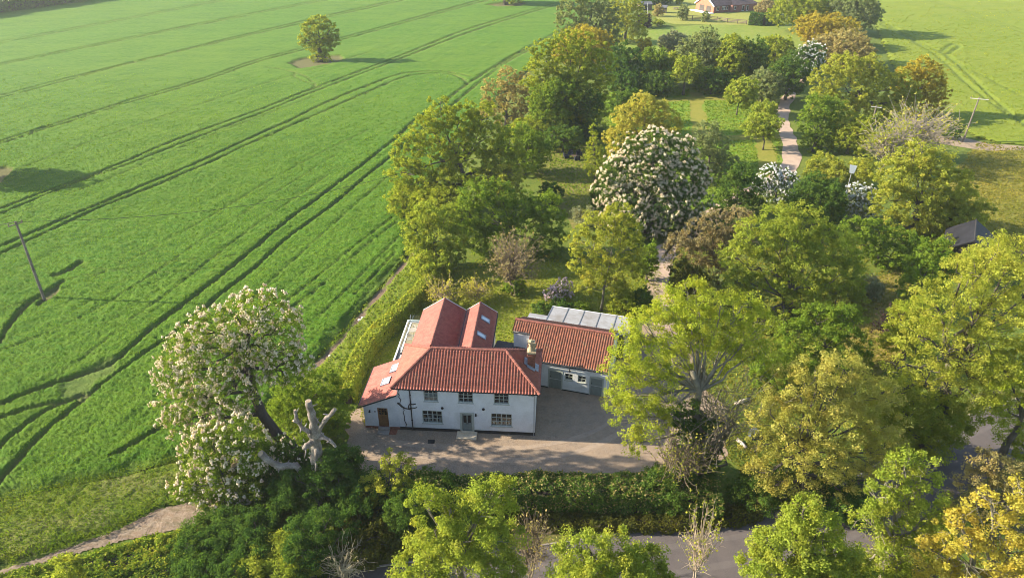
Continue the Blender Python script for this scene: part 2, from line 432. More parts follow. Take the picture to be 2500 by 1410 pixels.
# ---- uneven grass and earth around the crop
def patch(name, poly, res, hfun, mat):
    P = np.asarray(poly)[:, :2]; x0, y0 = P.min(0); x1, y1 = P.max(0)
    xs = np.arange(x0, x1+res, res); ys = np.arange(y0, y1+res, res)
    xx, yy = np.meshgrid(xs, ys); rj = np.random.RandomState(3)
    xx = xx+(rj.rand(*xx.shape)-.5)*res*.7; yy = yy+(rj.rand(*xx.shape)-.5)*res*.7
    wob = (vn(xx*.6, yy*.6, 5)-.5)*1.0
    ins = inpoly(xx+wob, yy+wob*.7, poly)
    d = dist_line(xx, yy, list(poly)+[poly[0]])
    h, tint = hfun(xx, yy)
    h = h*np.clip(d/.5, 0.05, 1)+.012
    idx = np.arange(xx.size).reshape(xx.shape)
    Q = np.stack([idx[:-1, :-1], idx[:-1, 1:], idx[1:, 1:], idx[1:, :-1]], -1).reshape(-1, 4)
    Q = Q[ins.ravel()[Q].all(1)]; used = np.unique(Q); remap = np.full(xx.size, -1); remap[used] = np.arange(len(used))
    V = np.stack([xx.ravel(), yy.ravel(), h.ravel()], -1)[used]
    o = link(name, mesh_np(name, V, remap[Q], False, tint.ravel()[used]), mat); tag(o, kind='structure'); return o
VERGE = ground_mat('verge_grass', ((.115, .19, .018), (.16, .21, .022), (.085, .15, .016), (.22, .215, .045)), .12, .6, 3., .8, .18, 'tint', (.15, .105, .075))
SOIL_LINE = smooth_line(px([(1002,622),(960,680),(905,745),(850,812),(800,866),(768,896),(740,925)]), 6)
def verge_h(x, y):
    h = .22+.16*(fbm(x*.9, y*.9, 61)-.5)+.14*(vn(x*2.5, y*2.5, 66)-.5)+.22*(np.random.RandomState(9).rand(*x.shape)-.5)
    d = dist_line(x, y, SOIL_LINE)+(vn(x*.9, y*.9, 4)-.5)*.5
    m = 1-np.clip((d-.16)/.3, 0, 1)
    return h*(1-m)+.03*m, m
patch('field_margin', px([(440,1126),(560,1050),(660,990),(760,893),(830,818),(900,738),(960,668),(1000,615),(1040,600),(1085,655),(1030,718),(965,790),(905,845),(866,915),(846,985),(800,1060),(700,1180),(600,1220),(500,1215)]), .22, verge_h, VERGE)
def verge2_h(x, y):
    return .30+.14*(fbm(x*.8, y*.8, 71)-.5)+.14*(vn(x*2.3, y*2.3, 76)-.5)+.26*(np.random.RandomState(10).rand(*x.shape)-.5), np.clip(fbm(x*.25, y*.5, 5)*2.2-1.2, 0, .35)
VERGE2 = ground_mat('rough_verge', ((.085, .15, .013), (.13, .165, .018), (.065, .13, .011), (.16, .175, .03)), .12, .6, 3., .8, .2, 'tint', (.25, .215, .10))
patch('rough_margin', px([(-300,1302),(0,1222),(150,1188),(300,1162),(440,1124),(520,1150),(540,1200),(490,1222),(380,1242),(280,1290),(120,1342),(0,1380),(-250,1440)]), .2, verge2_h, VERGE2)
def soil_h(x, y):
    return .06+.14*(fbm(x*.7, y*1.4, 81)-.4)+.08*(vn(x*3, y*3, 84)-.5)+.04*np.random.RandomState(2).rand(*x.shape), fbm(x*.4, y*.4, 3)
patch('bare_earth_strip', px([(-250,1446),(0,1388),(120,1350),(280,1294),(380,1242),(500,1212),(520,1245),(450,1292),(310,1322),(160,1362),(0,1404),(-250,1466)]), .15, soil_h, STRAW)

# ---- the garden
sheet('lawn', px([(880,1000),(905,880),(985,800),(1090,665),(1160,655),(1330,640),(1420,650),(1600,600),(1610,690),(1590,760),(1480,830),(1330,850),(1200,860),(1000,900),(890,1040)]), .02, LAWN, .3, 1.5, 3)
sheet('orchard_grass', px([(1470,230),(1560,215),(1760,222),(1890,232),(1905,300),(1900,420),(1820,470),(1700,520),(1560,420),(1490,330)]), .02,
      ground_mat('orchard_turf', ((.085, .20, .014), (.11, .205, .016), (.15, .20, .018), (.17, .185, .03)), .04, .3, 1.6, .6, .12, stretch=(0, .25)), .5, 3, 5)
sheet('clearing', px([(1270,350),(1420,320),(1480,400),(1450,520),(1400,560),(1330,470)]), .02,
      ground_mat('worn_grass', ((.13, .125, .02), (.17, .15, .03), (.20, .165, .06), (.09, .11, .016)), .08, .4, 2, .5, .1), .5, 3, 6)
sheet('paddock', px([(1490,110),(1600,70),(1800,55),(1960,62),(1960,130),(1800,160),(1600,160)]), .02,
      ground_mat('paddock_grass', ((.12, .19, .018), (.15, .195, .024), (.095, .155, .015), (.20, .205, .05)), .03, .2, 1., .6, .12), .5, 5, 7)
sheet('bungalow_lawn', px([(1600,45),(1660,-30),(2000,-30),(1960,40),(1830,62),(1640,60)]), .024,
      ground_mat('pale_lawn', ((.19, .205, .04), (.22, .22, .045), (.165, .185, .03), (.245, .235, .06)), .03, .2, 1., .4, .1), .5, 6, 8)
sheet('meadow', px([(2250,560),(2330,420),(2390,345),(2450,358),(2750,368),(3100,700),(2700,760),(2420,640)]), .02, MEADOW, .5, 3, 9)
sheet('bare_bank', px([(2260,322),(2310,320),(2360,338),(2420,352),(2560,362),(2560,370),(2400,366),(2320,356),(2270,345)]), .03, SOIL, .3, 2, 10)
sheet('glade', px([(2090,690),(2200,660),(2240,720),(2220,800),(2200,900),(2110,960),(2080,850)]), .02,
      ground_mat('dry_glade', ((.16, .15, .025), (.22, .17, .04), (.12, .13, .022), (.27, .19, .06)), .12, .5, 2.2, .5, .1, stretch=(R(10), .4)), .5, 2, 11)
YARD = px([(826,1120),(858,1050),(880,1000),(895,990),(960,1000),(1200,940),(1330,910),(1480,900),(1560,850),(1600,760),(1625,700),(1650,700),(1650,780),(1690,860),(1740,960),(1800,1040),(1780,1110),(1720,1165),(1600,1180),(1300,1168),(1000,1172),(850,1168)])
sheet('gravel_yard', YARD, .035, GRAVEL, .45, .7, 12)
DL = smooth_line(px([(1640,800),(1618,735),(1606,690),(1608,650),(1628,610),(1660,580),(1730,530),(1830,470),(1905,430),(1932,395),(1926,345),(1908,300),(1912,262),(1935,220),(1965,160),(1985,60),(1990,20)]), 5)
for k_, off_ in enumerate((0, 1.7)):
    tl = smooth_line([G(a, b)[:2]+np.array((-.35*off_, .85*off_)) for a, b in ((1650, 880), (1590, 985), (1480, 1075), (1330, 1118), (1150, 1122), (960, 1108))], 8)
    sheet('tyre_track', strip(tl, .55), .040+.004*k_, ground_mat('packed_gravel', ((.25, .185, .13), (.29, .215, .15), (.19, .145, .11), (.31, .25, .2)), .2, 1.3, 12, .5, .02) if k_ == 0 else MATS['packed_gravel'], .05, .5, 40+k_)
sheet('gravel_drive', strip(DL, 2.9), .045, DRIVE, .2, 1.5, 13)
# grass crown of the drive
sheet('drive_crown', strip(DL[6:40], [.12+.25*random.Random(i).random() for i in range(34)]), .055, ground_mat('drive_weeds', ((.30, .22, .16), (.26, .21, .13), (.20, .18, .09), (.33, .26, .2)), .3, 1, 6, .5, .03), .15, 1, 14)
# the road
RL = smooth_line(px([(300,1560),(700,1500),(1000,1455),(1350,1408),(1700,1352),(1960,1305),(2110,1250),(2250,1165),(2385,1085),(2500,1035),(2700,975),(3000,900)]), 6)
sheet('road_verge', strip(RL, 8.2), .03, ground_mat('road_verge_grass', ((.09, .10, .02), (.12, .11, .025), (.07, .09, .016), (.15, .13, .04)), .1, .6, 3, .7, .1), .5, 1.2, 15)
sheet('road', strip(RL, 5.4), .05, ASPH, .08, 1., 16)
for off in (-1.25, .9):   # the smoother strips polished by wheels
    P_ = strip(RL, 2*abs(off)); n_ = len(P_)//2
    side = P_[:n_] if off > 0 else P_[n_:][::-1]
    sheet('wheel_path', strip(side, .55), .056, ground_mat('asphalt_worn', ((.100, .086, .082), (.112, .095, .089), (.086, .075, .072), (.12, .104, .098)), .15, .8, 14, .25, .01) if 'asphalt_worn' not in MATS else MATS['asphalt_worn'], .06, 1, 17)
edge = strip(RL, 5.55)
kb = MB(); E_ = edge[:len(edge)//2]
for a, b in zip(E_[:-1], E_[1:]): kb.bar((a[0], a[1], .06), (b[0], b[1], .06), .14, .1)
tag(kb.build('kerb', plain('kerb_stone', (.34, .29, .23), .9, var=.3, scale=1.5)), kind='structure')
# ================================================================== BUILDINGS
WHITE = plain('painted_brick_white', (.64, .64, .635), .85, var=.10, scale=.9, bmp=.7, bscale=14, c2=(.56, .555, .54), c3=(.50, .49, .46))
RENDERW = plain('white_render', (.61, .61, .605), .85, var=.12, scale=.8, bmp=.2, bscale=10)
BLACK = plain('black_plinth', (.022, .022, .025), .6, var=.2)
PANT = plain('pantile', (.345, .115, .083), .85, var=.38, scale=2.4, bmp=.3, bscale=30, c2=(.235, .072, .052), c3=(.26, .135, .09))
PANTOLD = plain('pantile_old', (.37, .135, .08), .9, var=.55, scale=2.6, bmp=.5, bscale=24, c2=(.17, .07, .05), c3=(.22, .15, .09))
TILE = plain('plain_tile', (.34, .112, .088), .9, var=.38, scale=2.6, bmp=.5, bscale=22, c2=(.235, .068, .055), c3=(.26, .115, .085))
RIDGE = plain('ridge_tile', (.31, .11, .08), .8, var=.3, scale=3.)
SAGE = plain('sage_paint', (.36, .38, .33), .6, var=.1)
SAGED = plain('sage_paint_dark', (.19, .215, .195), .6, var=.1)
OAKW = plain('brown_door_wood', (.21, .095, .035), .55, var=.25, scale=4.)
LEAD = plain('lead', (.27, .29, .33), .5, var=.2)
STONE = plain('step_stone', (.64, .52, .37), .9, var=.15, scale=2., bmp=.3)
FLAG = plain('grey_stone', (.30, .27, .24), .9, var=.2, scale=2., bmp=.3)
BRICK = plain('brick_red', (.28, .10, .065), .9, var=.3, scale=5., bmp=.4)
CREAM = plain('chimney_pot', (.55, .43, .26), .85, var=.35, scale=5., bmp=.5, bscale=12)
WMETAL = plain('white_trim', (.74, .75, .76), .5, var=.06)
GREYR = plain('grey_roof_sheet', (.42, .43, .45), .55, var=.10, scale=.5, c2=(.30, .29, .28))
DARKG = plain('dark_gutter', (.05, .052, .058), .6, var=.2)
CURT = plain('curtain', (.62, .60, .55), .9, var=.15, scale=4.)
ROOMDARK = plain('room_dark', (.018, .017, .018), .9, var=.3)
def glass_mat(name='window_glass', tintc=(.75, .8, .82)):
    m, nt, out = nodes(name)
    g = N(nt, 'ShaderNodeBsdfGlossy', Roughness=.03); g.inputs[0].default_value = (1, 1, 1, 1)
    t = N(nt, 'ShaderNodeBsdfTransparent'); t.inputs[0].default_value = (*tintc, 1)
    fr = N(nt, 'ShaderNodeLayerWeight', Blend=.5); pw = N(nt, 'ShaderNodeMath', operation='POWER'); pw.inputs[1].default_value = 3.
    ad = N(nt, 'ShaderNodeMath', operation='ADD'); ad.inputs[1].default_value = .05
    nt.links.new(fr.outputs['Facing'], pw.inputs[0]); nt.links.new(pw.outputs[0], ad.inputs[0])
    mx = N(nt, 'ShaderNodeMixShader'); nt.links.new(ad.outputs[0], mx.inputs[0])
    nt.links.new(t.outputs[0], mx.inputs[1]); nt.links.new(g.outputs[0], mx.inputs[2]); nt.links.new(mx.outputs[0], out.inputs[0])
    return m
GLASS = glass_mat()

def pantile(name, parent, mat, P0, U, V, u0, u1, vmin, vmax, pitch=.26, amp=.075, course=.33, step=.03, per=6):
    P0, U, V = (np.array(q, float) for q in (P0, U, V)); U /= np.linalg.norm(U); V /= np.linalg.norm(V); Nn = np.cross(U, V)
    if Nn[2] < 0: Nn = -Nn
    us = np.arange(u0, u1+1e-6, pitch/per); us = np.append(us, u1) if us[-1] < u1-1e-4 else us
    vm = max(vmax(u) for u in us); v_lo = min(vmin(u) for u in us)
    rows = []; hs = []
    nC = int((vm-v_lo)/course)+1
    for c in range(nC):
        rows += [v_lo+c*course, v_lo+(c+1)*course-.004]; hs += [step, 0]
    rows = np.array(rows); hs = np.array(hs); rg = np.random.RandomState(abs(hash(name)) % 1000 if False else len(name)*7)
    jit = (rg.rand(len(us)//per+2, nC+1)-.5)
    lo = np.array([vmin(u) for u in us]); hi = np.array([vmax(u) for u in us])
    vv = np.clip(rows[None, :], lo[:, None], hi[:, None])
    wave = np.power(.5+.5*np.cos(2*np.pi*us/pitch), .8)*amp
    col = (np.arange(len(us))//per); rw = (np.arange(len(rows))//2)
    hh = wave[:, None]+hs[None, :]+jit[col][:, rw]*.012
    pts = P0+us[:, None, None]*U+vv[..., None]*V+hh[..., None]*Nn
    idx = np.arange(pts.shape[0]*pts.shape[1]).reshape(pts.shape[:2])
    Q = np.stack([idx[:-1, :-1], idx[1:, :-1], idx[1:, 1:], idx[:-1, 1:]], -1).reshape(-1, 4)
    flat = pts.reshape(-1, 3)
    ar = np.linalg.norm(np.cross(flat[Q[:, 2]]-flat[Q[:, 0]], flat[Q[:, 3]]-flat[Q[:, 1]]), axis=1)
    Q = Q[ar > 1e-6]
    if np.dot(np.cross(U, V), Nn) < 0: Q = Q[:, ::-1]
    return link(name, mesh_np(name, flat, Q), mat, parent)
def ridge_tube(mb, a, b, r=.13, seg=.42):
    a = np.array(a, float); b = np.array(b, float); L = np.linalg.norm(b-a); n = max(2, int(L/seg))
    pts = []; rad = []
    for i in range(n):
        for t, k in ((i/n, 1.1), ((i+1)/n-.002, .95)):
            pts.append(a+(b-a)*t); rad.append(r*k)
    mb.tube(pts, rad, 8)
def wall_holes(mb, x0, x1, z0, z1, y0, y1, holes):
    xs = sorted({x0, x1, *[h[0] for h in holes], *[h[1] for h in holes]})
    for a, b in zip(xs[:-1], xs[1:]):
        cuts = sorted((h[2], h[3]) for h in holes if h[0] <= a+1e-6 and h[1] >= b-1e-6)
        z = z0
        for c0, c1 in cuts:
            if c0 > z: mb.box(a, b, y0, y1, z, c0)
            z = c1
        if z < z1: mb.box(a, b, y0, y1, z, z1)
def make_window(parent, x0, x1, z0, z1, y, cols, rows, curtain=0, mat=SAGE, arch=False):
    """front faces -y; the frame sits in the opening at y"""
    f = MB(); t = .075
    f.box(x0, x1, y-.02, y+.09, z1-t, z1); f.box(x0, x1, y-.02, y+.09, z0, z0+t)
    f.box(x0, x0+t, y-.02, y+.09, z0+t, z1-t); f.box(x1-t, x1, y-.02, y+.09, z0+t, z1-t)
    for i in range(1, cols):
        xx = x0+t+(x1-x0-2*t)*i/cols; f.box(xx-.03, xx+.03, y, y+.06, z0+t, z1-t)
    for j in range(1, rows):
        zz = z0+t+(z1-z0-2*t)*j/rows
        for i in range(cols):
            xa = x0+t+(x1-x0-2*t)*i/cols+(.03 if i else 0); xb = x0+t+(x1-x0-2*t)*(i+1)/cols-(.03 if i < cols-1 else 0)
            f.box(xa, xb, y+.002, y+.058, zz-.022, zz+.022)
    if arch:
        n = 10; w_ = x1-x0
        for i in range(n):
            a = x0+w_*i/n; b = x0+w_*(i+1)/n
            h = .13*(1-((i+.5)/n*2-1)**2)
            f.box(a, b, y-.03, y+.02, z1+.002, z1+.015+h)
    fr = f.build('window', mat, parent)
    MB().box(x0+t, x1-t, y+.03, y+.034, z0+t, z1-t).build('pane', GLASS, fr)
    MB().box(x0-.06, x1+.06, y-.12, y-.021, z0-.07, z0-.002).build('sill', mat, fr)
    MB().box(x0, x1, y+.5, y+.55, z0-.1, z1+.1).box(x0-.1, x0-.001, y+.2, y+.55, z0-.1, z1+.1).build('room', ROOMDARK, fr)
    if curtain:
        c = MB(); w_ = x1-x0
        if curtain == 1:   # nets across the lower half
            for k in range(int(w_/.12)):
                c.box(x0+.1+k*.12, x0+.2+k*.12, y+.14+.02*(k % 2), y+.16+.02*(k % 2), z0+.08, z0+(z1-z0)*.62)
        else:              # things on the sill inside
            for k in range(5): c.box(x0+.15+k*w_/5.5, x0+.15+k*w_/5.5+w_*.10, y+.12, y+.3, z0+.06, z0+.06+(z1-z0)*(.2+.12*((k*7) % 3)))
        c.build('curtain', CURT, fr)
    return fr

HO = G(850+1530*.29787, 700+1218*.29787); HA = R(-3.8)
house = empty('farmhouse', (HO[0], HO[1], 0), HA, 'white two-storey farmhouse with red pantile hipped roof, lean-to and twin rear wings', 'house')
# ---- main walls
W1 = [(-9.75, -8.5, 3.42, 4.70), (-6.72, -5.42, 3.42, 4.70), (-3.62, -2.30, 3.44, 4.70)]
W2 = [(-10.02, -8.22, .92, 2.36), (-3.90, -2.04, .92, 2.36)]
DOOR = (-6.56, -5.5, .12, 2.22)
wl = MB()
wall_holes(wl, -12.1, 0, .36, 4.86, 0, .34, W1+W2+[(DOOR[0], DOOR[1], .36, DOOR[3])])
wl.box(-12.1, -11.76, .34, 5.8, 0, 4.86); wl.box(-.34, 0, .34, 5.8, 0, 4.86); wl.box(-12.1, 0, 5.8, 6.1, 0, 4.86)
wl.build('wall', WHITE, house)
pl = MB(); pl.box(-12.12, DOOR[0]-.05, -.025, .3, 0, .36); pl.box(DOOR[1]+.05, .025, -.025, .3, 0, .36); pl.box(-.02, .025, .3, 6, 0, .36)
pl.build('plinth', BLACK, house)
for i, h in enumerate(W1): make_window(house, *h, .07, 3, 3, curtain=1 if i == 0 else 0)
for h in W2: make_window(house, *h, .07, 4, 3, curtain=2, arch=True)
# front door
d = MB(); x0, x1, z0, z1 = DOOR
d.box(x0-.1, x0+.09, -.03, .1, .1, z1+.1); d.box(x1-.09, x1+.1, -.03, .1, .1, z1+.1); d.box(x0+.09, x1-.09, -.03, .1, z1-.04, z1+.1)
df = d.build('door_frame', SAGE, house)
d = MB(); xm = (x0+x1)/2
d.box(x0+.1, x1-.1, .06, .12, z0, 1.1); d.box(x0+.1, x1-.1, .06, .12, 1.95, z1-.04)
for a, b in ((x0+.1, x0+.2), (xm-.05, xm+.05), (x1-.2, x1-.1)): d.box(a, b, .06, .12, 1.1, 1.95)
for a, b in ((x0+.18, xm-.06), (xm+.06, x1-.18)): d.box(a, b, .045, .06, .25, .95)
fd = d.build('door', SAGED, house)
MB().box(x0+.2, xm-.05, .09, .1, 1.1, 1.95).box(xm+.05, x1-.2, .09, .1, 1.1, 1.95).build('pane', plain('dark_glass', (.012, .013, .015), .08, var=.1), fd)
MB().box(xm-.14, xm+.14, .035, .058, 1.0, 1.06).build('letter_box', BLACK, fd)
st = MB(); st.box(-6.93, -5.14, -.98, -.03, 0, .17); st.box(-6.6, -5.46, -.33, -.03, .17, .24)
st.build('front_step', STONE, house)
# wall fittings
for x, z in ((-8.18, 2.72), (-4.55, 2.80)): MB().tube([(x, .0, z), (x, -.05, z)], .13, 14).build('tie_plate', BLACK, house)
lp = MB(); lp.box(-5.30, -5.16, -.14, -.02, 2.02, 2.24).tube([(-5.23, -.02, 2.3), (-5.23, -.08, 2.32), (-5.23, -.08, 2.24)], .02, 5); lp.build('wall_lamp', BLACK, house)
dp = MB(); dp.tube([(-10.95, -.3, 4.78), (-10.95, -.08, 4.6), (-10.95, -.08, .1)], .05, 8)
for z in (1.2, 2.6, 4.0): dp.box(-11.03, -10.87, -.10, 0, z, z+.05)
dp.build('downpipe', BLACK, house)
dp = MB(); dp.tube([(-.65, -.05, 4.55), (-.12, -.06, 4.5), (-.10, -.06, .1)], .03, 6); dp.build('waste_pipe', plain('grey_pipe', (.35, .36, .37), .6), house)
# gutters and soffit
g = MB(); g.box(-12.45, .32, -.38, -.26, 4.84, 4.93); g.box(-12.4, .28, -.26, .02, 4.86, 4.9)
g.box(-12.44, -12.1, -.26, 6.1, 4.86, 4.9); g.box(0, .30, -.26, 6.1, 4.86, 4.9); g.box(.30, .40, -.26, 6.3, 4.86, 4.93)
g.build('gutter', BLACK, house)
# ---- hipped pantile roof
EZ = 4.93; RZ = 7.0; yE, yB, yR = -.36, 6.2, 2.92; xL, xR = -12.52, .36; rx0, rx1 = -9.42, -2.74
Ls = math.hypot(yR-yE, RZ-EZ); Vf = (0, (yR-yE)/Ls, (RZ-EZ)/Ls)
def tri_cap(u, L_, a, b, top):   # slope length available at u for a hipped slope
    return max(.0, min(1, (u-0)/a, (L_-u)/b))*top
Lx = xR-xL
rf = pantile('roof', house, PANT, (xL, yE, EZ), (1, 0, 0), Vf, 0, Lx, lambda u: 0, lambda u: tri_cap(u, Lx, rx0-xL, xR-rx1, Ls))
pantile('rear_slope', rf, PANT, (xL, yB, EZ), (1, 0, 0), (0, -(yB-yR)/Ls, (RZ-EZ)/Ls), 0, Lx, lambda u: 0, lambda u: tri_cap(u, Lx, rx0-xL, xR-rx1, math.hypot(yB-yR, RZ-EZ)))
hl = math.hypot(rx0-xL, RZ-EZ); D = yB-yE
pantile('left_hip_slope', rf, PANT, (xL, yE, EZ), (0, 1, 0), ((rx0-xL)/hl, 0, (RZ-EZ)/hl), 0, D, lambda u: 0, lambda u: tri_cap(u, D, yR-yE, yB-yR, hl), amp=.03)
hr = math.hypot(xR-rx1, RZ-EZ)
pantile('right_hip_slope', rf, PANT, (xR, yE, EZ), (0, 1, 0), (-(xR-rx1)/hr, 0, (RZ-EZ)/hr), 0, D, lambda u: 0, lambda u: tri_cap(u, D, yR-yE, yB-yR, hr), amp=.03)
rt = MB(); o_ = .05
ridge_tube(rt, (rx0, yR, RZ+o_), (rx1, yR, RZ+o_))
for c in ((xL, yE), (xL, yB)): ridge_tube(rt, (c[0], c[1], EZ+o_), (rx0, yR, RZ+o_))
for c in ((xR, yE), (xR, yB)): ridge_tube(rt, (c[0], c[1], EZ+o_), (rx1, yR, RZ+o_))
rt.build('ridge_tiles', RIDGE, rf)
# chimney
cx, cy = -.52, 3.05
ch = MB(); ch.box(cx-.33, cx+.33, cy-.33, cy+.33, 5.1, 6.95); ch.box(cx-.38, cx+.38, cy-.38, cy+.38, 6.62, 6.76)
chim = ch.build('chimney', BRICK, rf)
c2 = MB(); c2.box(cx-.40, cx+.40, cy-.40, cy+.40, 6.95, 7.12)
c2.tube([(cx-.05, cy, 7.1), (cx-.05, cy, 7.25), (cx-.05, cy, 7.6), (cx-.05, cy, 7.75), (cx-.05, cy, 7.95)], [.30, .24, .19, .24, .20], 12)
c2.box(cx-.36, cx+.30, cy-.22, cy+.22, 7.95, 8.05); c2.tube([(cx+.12, cy, 7.1), (cx+.2, cy, 7.5), (cx+.34, cy, 7.78)], [.16, .14, .10], 10)
c2.tube([(cx-.05, cy, 8.05), (cx-.05, cy, 8.22)], [.22, .12], 10)
c2.build('chimney_pot', CREAM, chim)
fl = MB(); k = (RZ-EZ)/(xR-rx1)
def hipz(x): return EZ+(xR-x)*k+.10
for x0_, x1_, y0_, y1_ in ((cx-.62, cx-.34, cy-.5, cy+.5), (cx+.34, cx+.66, cy-.5, cy+.5), (cx-.34, cx+.34, cy-.72, cy-.34)):
    fl.add([(x0_, y0_, hipz(x0_)), (x1_, y0_, hipz(x1_)), (x1_, y1_, hipz(x1_)), (x0_, y1_, hipz(x0_)), (x0_, y0_, hipz(x0_)-.06), (x1_, y0_, hipz(x1_)-.06), (x1_, y1_, hipz(x1_)-.06), (x0_, y1_, hipz(x0_)-.06)],
           [(0, 1, 2, 3), (7, 6, 5, 4), (0, 4, 5, 1), (1, 5, 6, 2), (2, 6, 7, 3), (3, 7, 4, 0)])
fl.build('flashing', LEAD, chim)
# ---- lean-to
LX0, LX1, LZ0, LZ1, LYB = -15.58, -12.06, 2.72, 4.26, 5.45
lw = MB(); lk = (LZ1-LZ0)/(LX1-LX0); lzz = lambda x: LZ0+(x-LX0)*lk-.08
LD = (-14.02, -13.10, .36, 2.42)
for a, b, lo in ((-15.27, LD[0], .30), (LD[0], LD[1], LD[3]), (LD[1], -12.1, .30)):
    lw.prism([(a, lo), (b, lo), (b, lzz(b)), (a, lzz(a))], 'y', 0.004, .3)
lw.prism([(.3, .3), (5.2, .3), (5.2, lzz(-15.27)), (.3, lzz(-15.27))], 'x', -15.27, -15.0)
lw.prism([(-15.27, 0), (-12.1, 0), (-12.1, lzz(-12.1)), (-15.27, lzz(-15.27))], 'y', 5.2, 5.4)
lw.build('lean_to_wall', RENDERW, house)
MB().box(-15.29, LD[0], -.02, .28, 0, .30).box(LD[1], -12.13, -.02, .28, 0, .30).box(-15.29, -15.0, .28, 5.4, 0, .30).box(LD[0], LD[1], .02, .28, 0, .36).build('lean_to_plinth', BRICK, house)
d = MB(); x0, x1, z0, z1 = LD
d.box(x0, x0+.07, .0, .1, z0, z1); d.box(x1-.07, x1, .0, .1, z0, z1); d.box(x0+.07, x1-.07, .0, .1, z1-.07, z1)
d.box(x0+.07, x1-.07, .04, .09, z0, 1.62)
for i in range(4): d.box(x0+.07+i*(x1-x0-.19)/3, x0+.12+i*(x1-x0-.19)/3, .04, .09, 1.62, z1-.07)
for j in range(1, 3): d.box(x0+.121, x1-.121, .045, .085, 1.62+j*.24-.02, 1.62+j*.24+.02)
ld = d.build('side_door', OAKW, house)
MB().box(x0+.1, x1-.1, .065, .07, 1.62, z1-.07).build('pane', MATS['dark_glass'], ld)
MB().box(x0-.05, x1+.05, -.38, -.022, .16, .30).box(x0-.02, x1+.08, -.85, -.381, 0, .15).build('door_steps', FLAG, house)
MB().box(-13.02, -12.35, -.75, -.03, .0, .06).build('brick_mat', BRICK, house)
lm = MB(); lm.box(-14.78, -14.64, -.12, 0, 2.05, 2.13); lm.tube([(-14.71, -.1, 2.2), (-14.71, -.12, 1.98)], [.05, .10], 8); lm.build('wall_lamp', BLACK, house)
MB().box(-14.28, -14.2, -.05, .003, 1.95, 2.08).build('meter_box', BLACK, house)
lL = math.hypot(LX1-LX0, LZ1-LZ0)
lr = pantile('lean_to_roof', house, TILE, (LX0, -.38, LZ0), (0, 1, 0), ((LX1-LX0)/lL, 0, (LZ1-LZ0)/lL), 0, LYB+.38, lambda u: 0, lambda u: lL, amp=.022, step=.022)
MB().prism([(LX0-.02, LZ0-.12), (LX1, LZ1-.12), (LX1, LZ1+.02), (LX0-.02, LZ0+.02)], 'y', -.42, -.385).prism([(LX0-.02, LZ0-.12), (LX1, LZ1-.12), (LX1, LZ1+.02), (LX0-.02, LZ0+.02)], 'y', LYB+.005, LYB+.04).box(LX0-.1, LX0-.02, -.42, LYB, LZ0-.1, LZ0).build('bargeboard', BLACK, lr)
def skylight(parent, fn, x0, x1, y0, y1):
    """window lying in a slope; fn(x) gives the height of the slope"""
    def plate(mb, a, b, c, d_, up, th):
        mb.add([(a, c, fn(a)+up), (b, c, fn(b)+up), (b, d_, fn(b)+up), (a, d_, fn(a)+up), (a, c, fn(a)+up-th), (b, c, fn(b)+up-th), (b, d_, fn(b)+up-th), (a, d_, fn(a)+up-th)],
               [(0, 1, 2, 3), (7, 6, 5, 4), (0, 4, 5, 1), (1, 5, 6, 2), (2, 6, 7, 3), (3, 7, 4, 0)])
    f = MB(); t = .08
    plate(f, x0-.02, x1+.02, y0-.02, y0+t, .12, .16); plate(f, x0-.02, x1+.02, y1-t, y1+.02, .12, .16)
    plate(f, x0-.02, x0+t, y0+t, y1-t, .12, .16); plate(f, x1-t, x1+.02, y0+t, y1-t, .12, .16)
    fr = f.build('skylight', LEAD, parent)
    p = MB(); plate(p, x0+t, x1-t, y0+t, y1-t, .09, .03)
    p.build('pane', SKYGLASS, fr)
SKYGLASS, nt_, out_ = nodes('skylight_glass')
p_ = N(nt_, 'ShaderNodeBsdfPrincipled', Roughness=.12); p_.inputs['Base Color'].default_value = (.42, .46, .48, 1); p_.inputs['Specular IOR Level'].default_value = 1.
nt_.links.new(p_.outputs[0], out_.inputs[0])
lfn = lambda x: LZ0+(x-LX0)*lk
skylight(lr, lfn, -14.05, -13.25, 1.75, 2.75); skylight(lr, lfn, -13.55, -12.85, 3.45, 4.6)
# ---- twin rear wings
YB = 12.7
def gable(xa, xr, xb, za, zr, zb, nm, y0):
    La = math.hypot(xr-xa, zr-za); Lb = math.hypot(xb-xr, zr-zb)
    r_ = pantile(nm, house, TILE, (xa, y0, za), (0, 1, 0), ((xr-xa)/La, 0, (zr-za)/La), 0, YB-y0+.25, lambda u: 0, lambda u: La, amp=.03, step=.03)
    pantile('far_slope', r_, TILE, (xb, y0, zb), (0, 1, 0), ((xr-xb)/Lb, 0, (zr-zb)/Lb), 0, YB-y0+.25, lambda u: 0, lambda u: Lb, amp=.03, step=.045, course=.26)
    m = MB(); ridge_tube(m, (xr, y0, zr+.03), (xr, YB+.25, zr+.03), .12); m.build('ridge_tiles', RIDGE, r_)
    b = MB(); b.bar((xa, YB+.28, za-.02), (xr, YB+.28, zr-.02), .05, .16); b.bar((xr, YB+.28, zr-.02), (xb, YB+.28, zb-.02), .05, .16); b.build('bargeboard', WMETAL, r_)
    return r_
g1 = gable(-12.05, -9.75, -7.62, 4.58, 6.10, 4.72, 'wing_roof', 4.55)
g2 = gable(-7.46, -6.12, -4.42, 4.80, 5.76, 4.60, 'wing_roof', 4.85)
MB().box(-7.64, -7.44, 6.2, YB+.2, 4.62, 4.74).build('valley_gutter', DARKG, house)
ww = MB(); ww.box(-11.85, -11.55, 6.1, YB, 0, 4.55); ww.box(-4.92, -4.62, 6.1, YB, 0, 4.55)
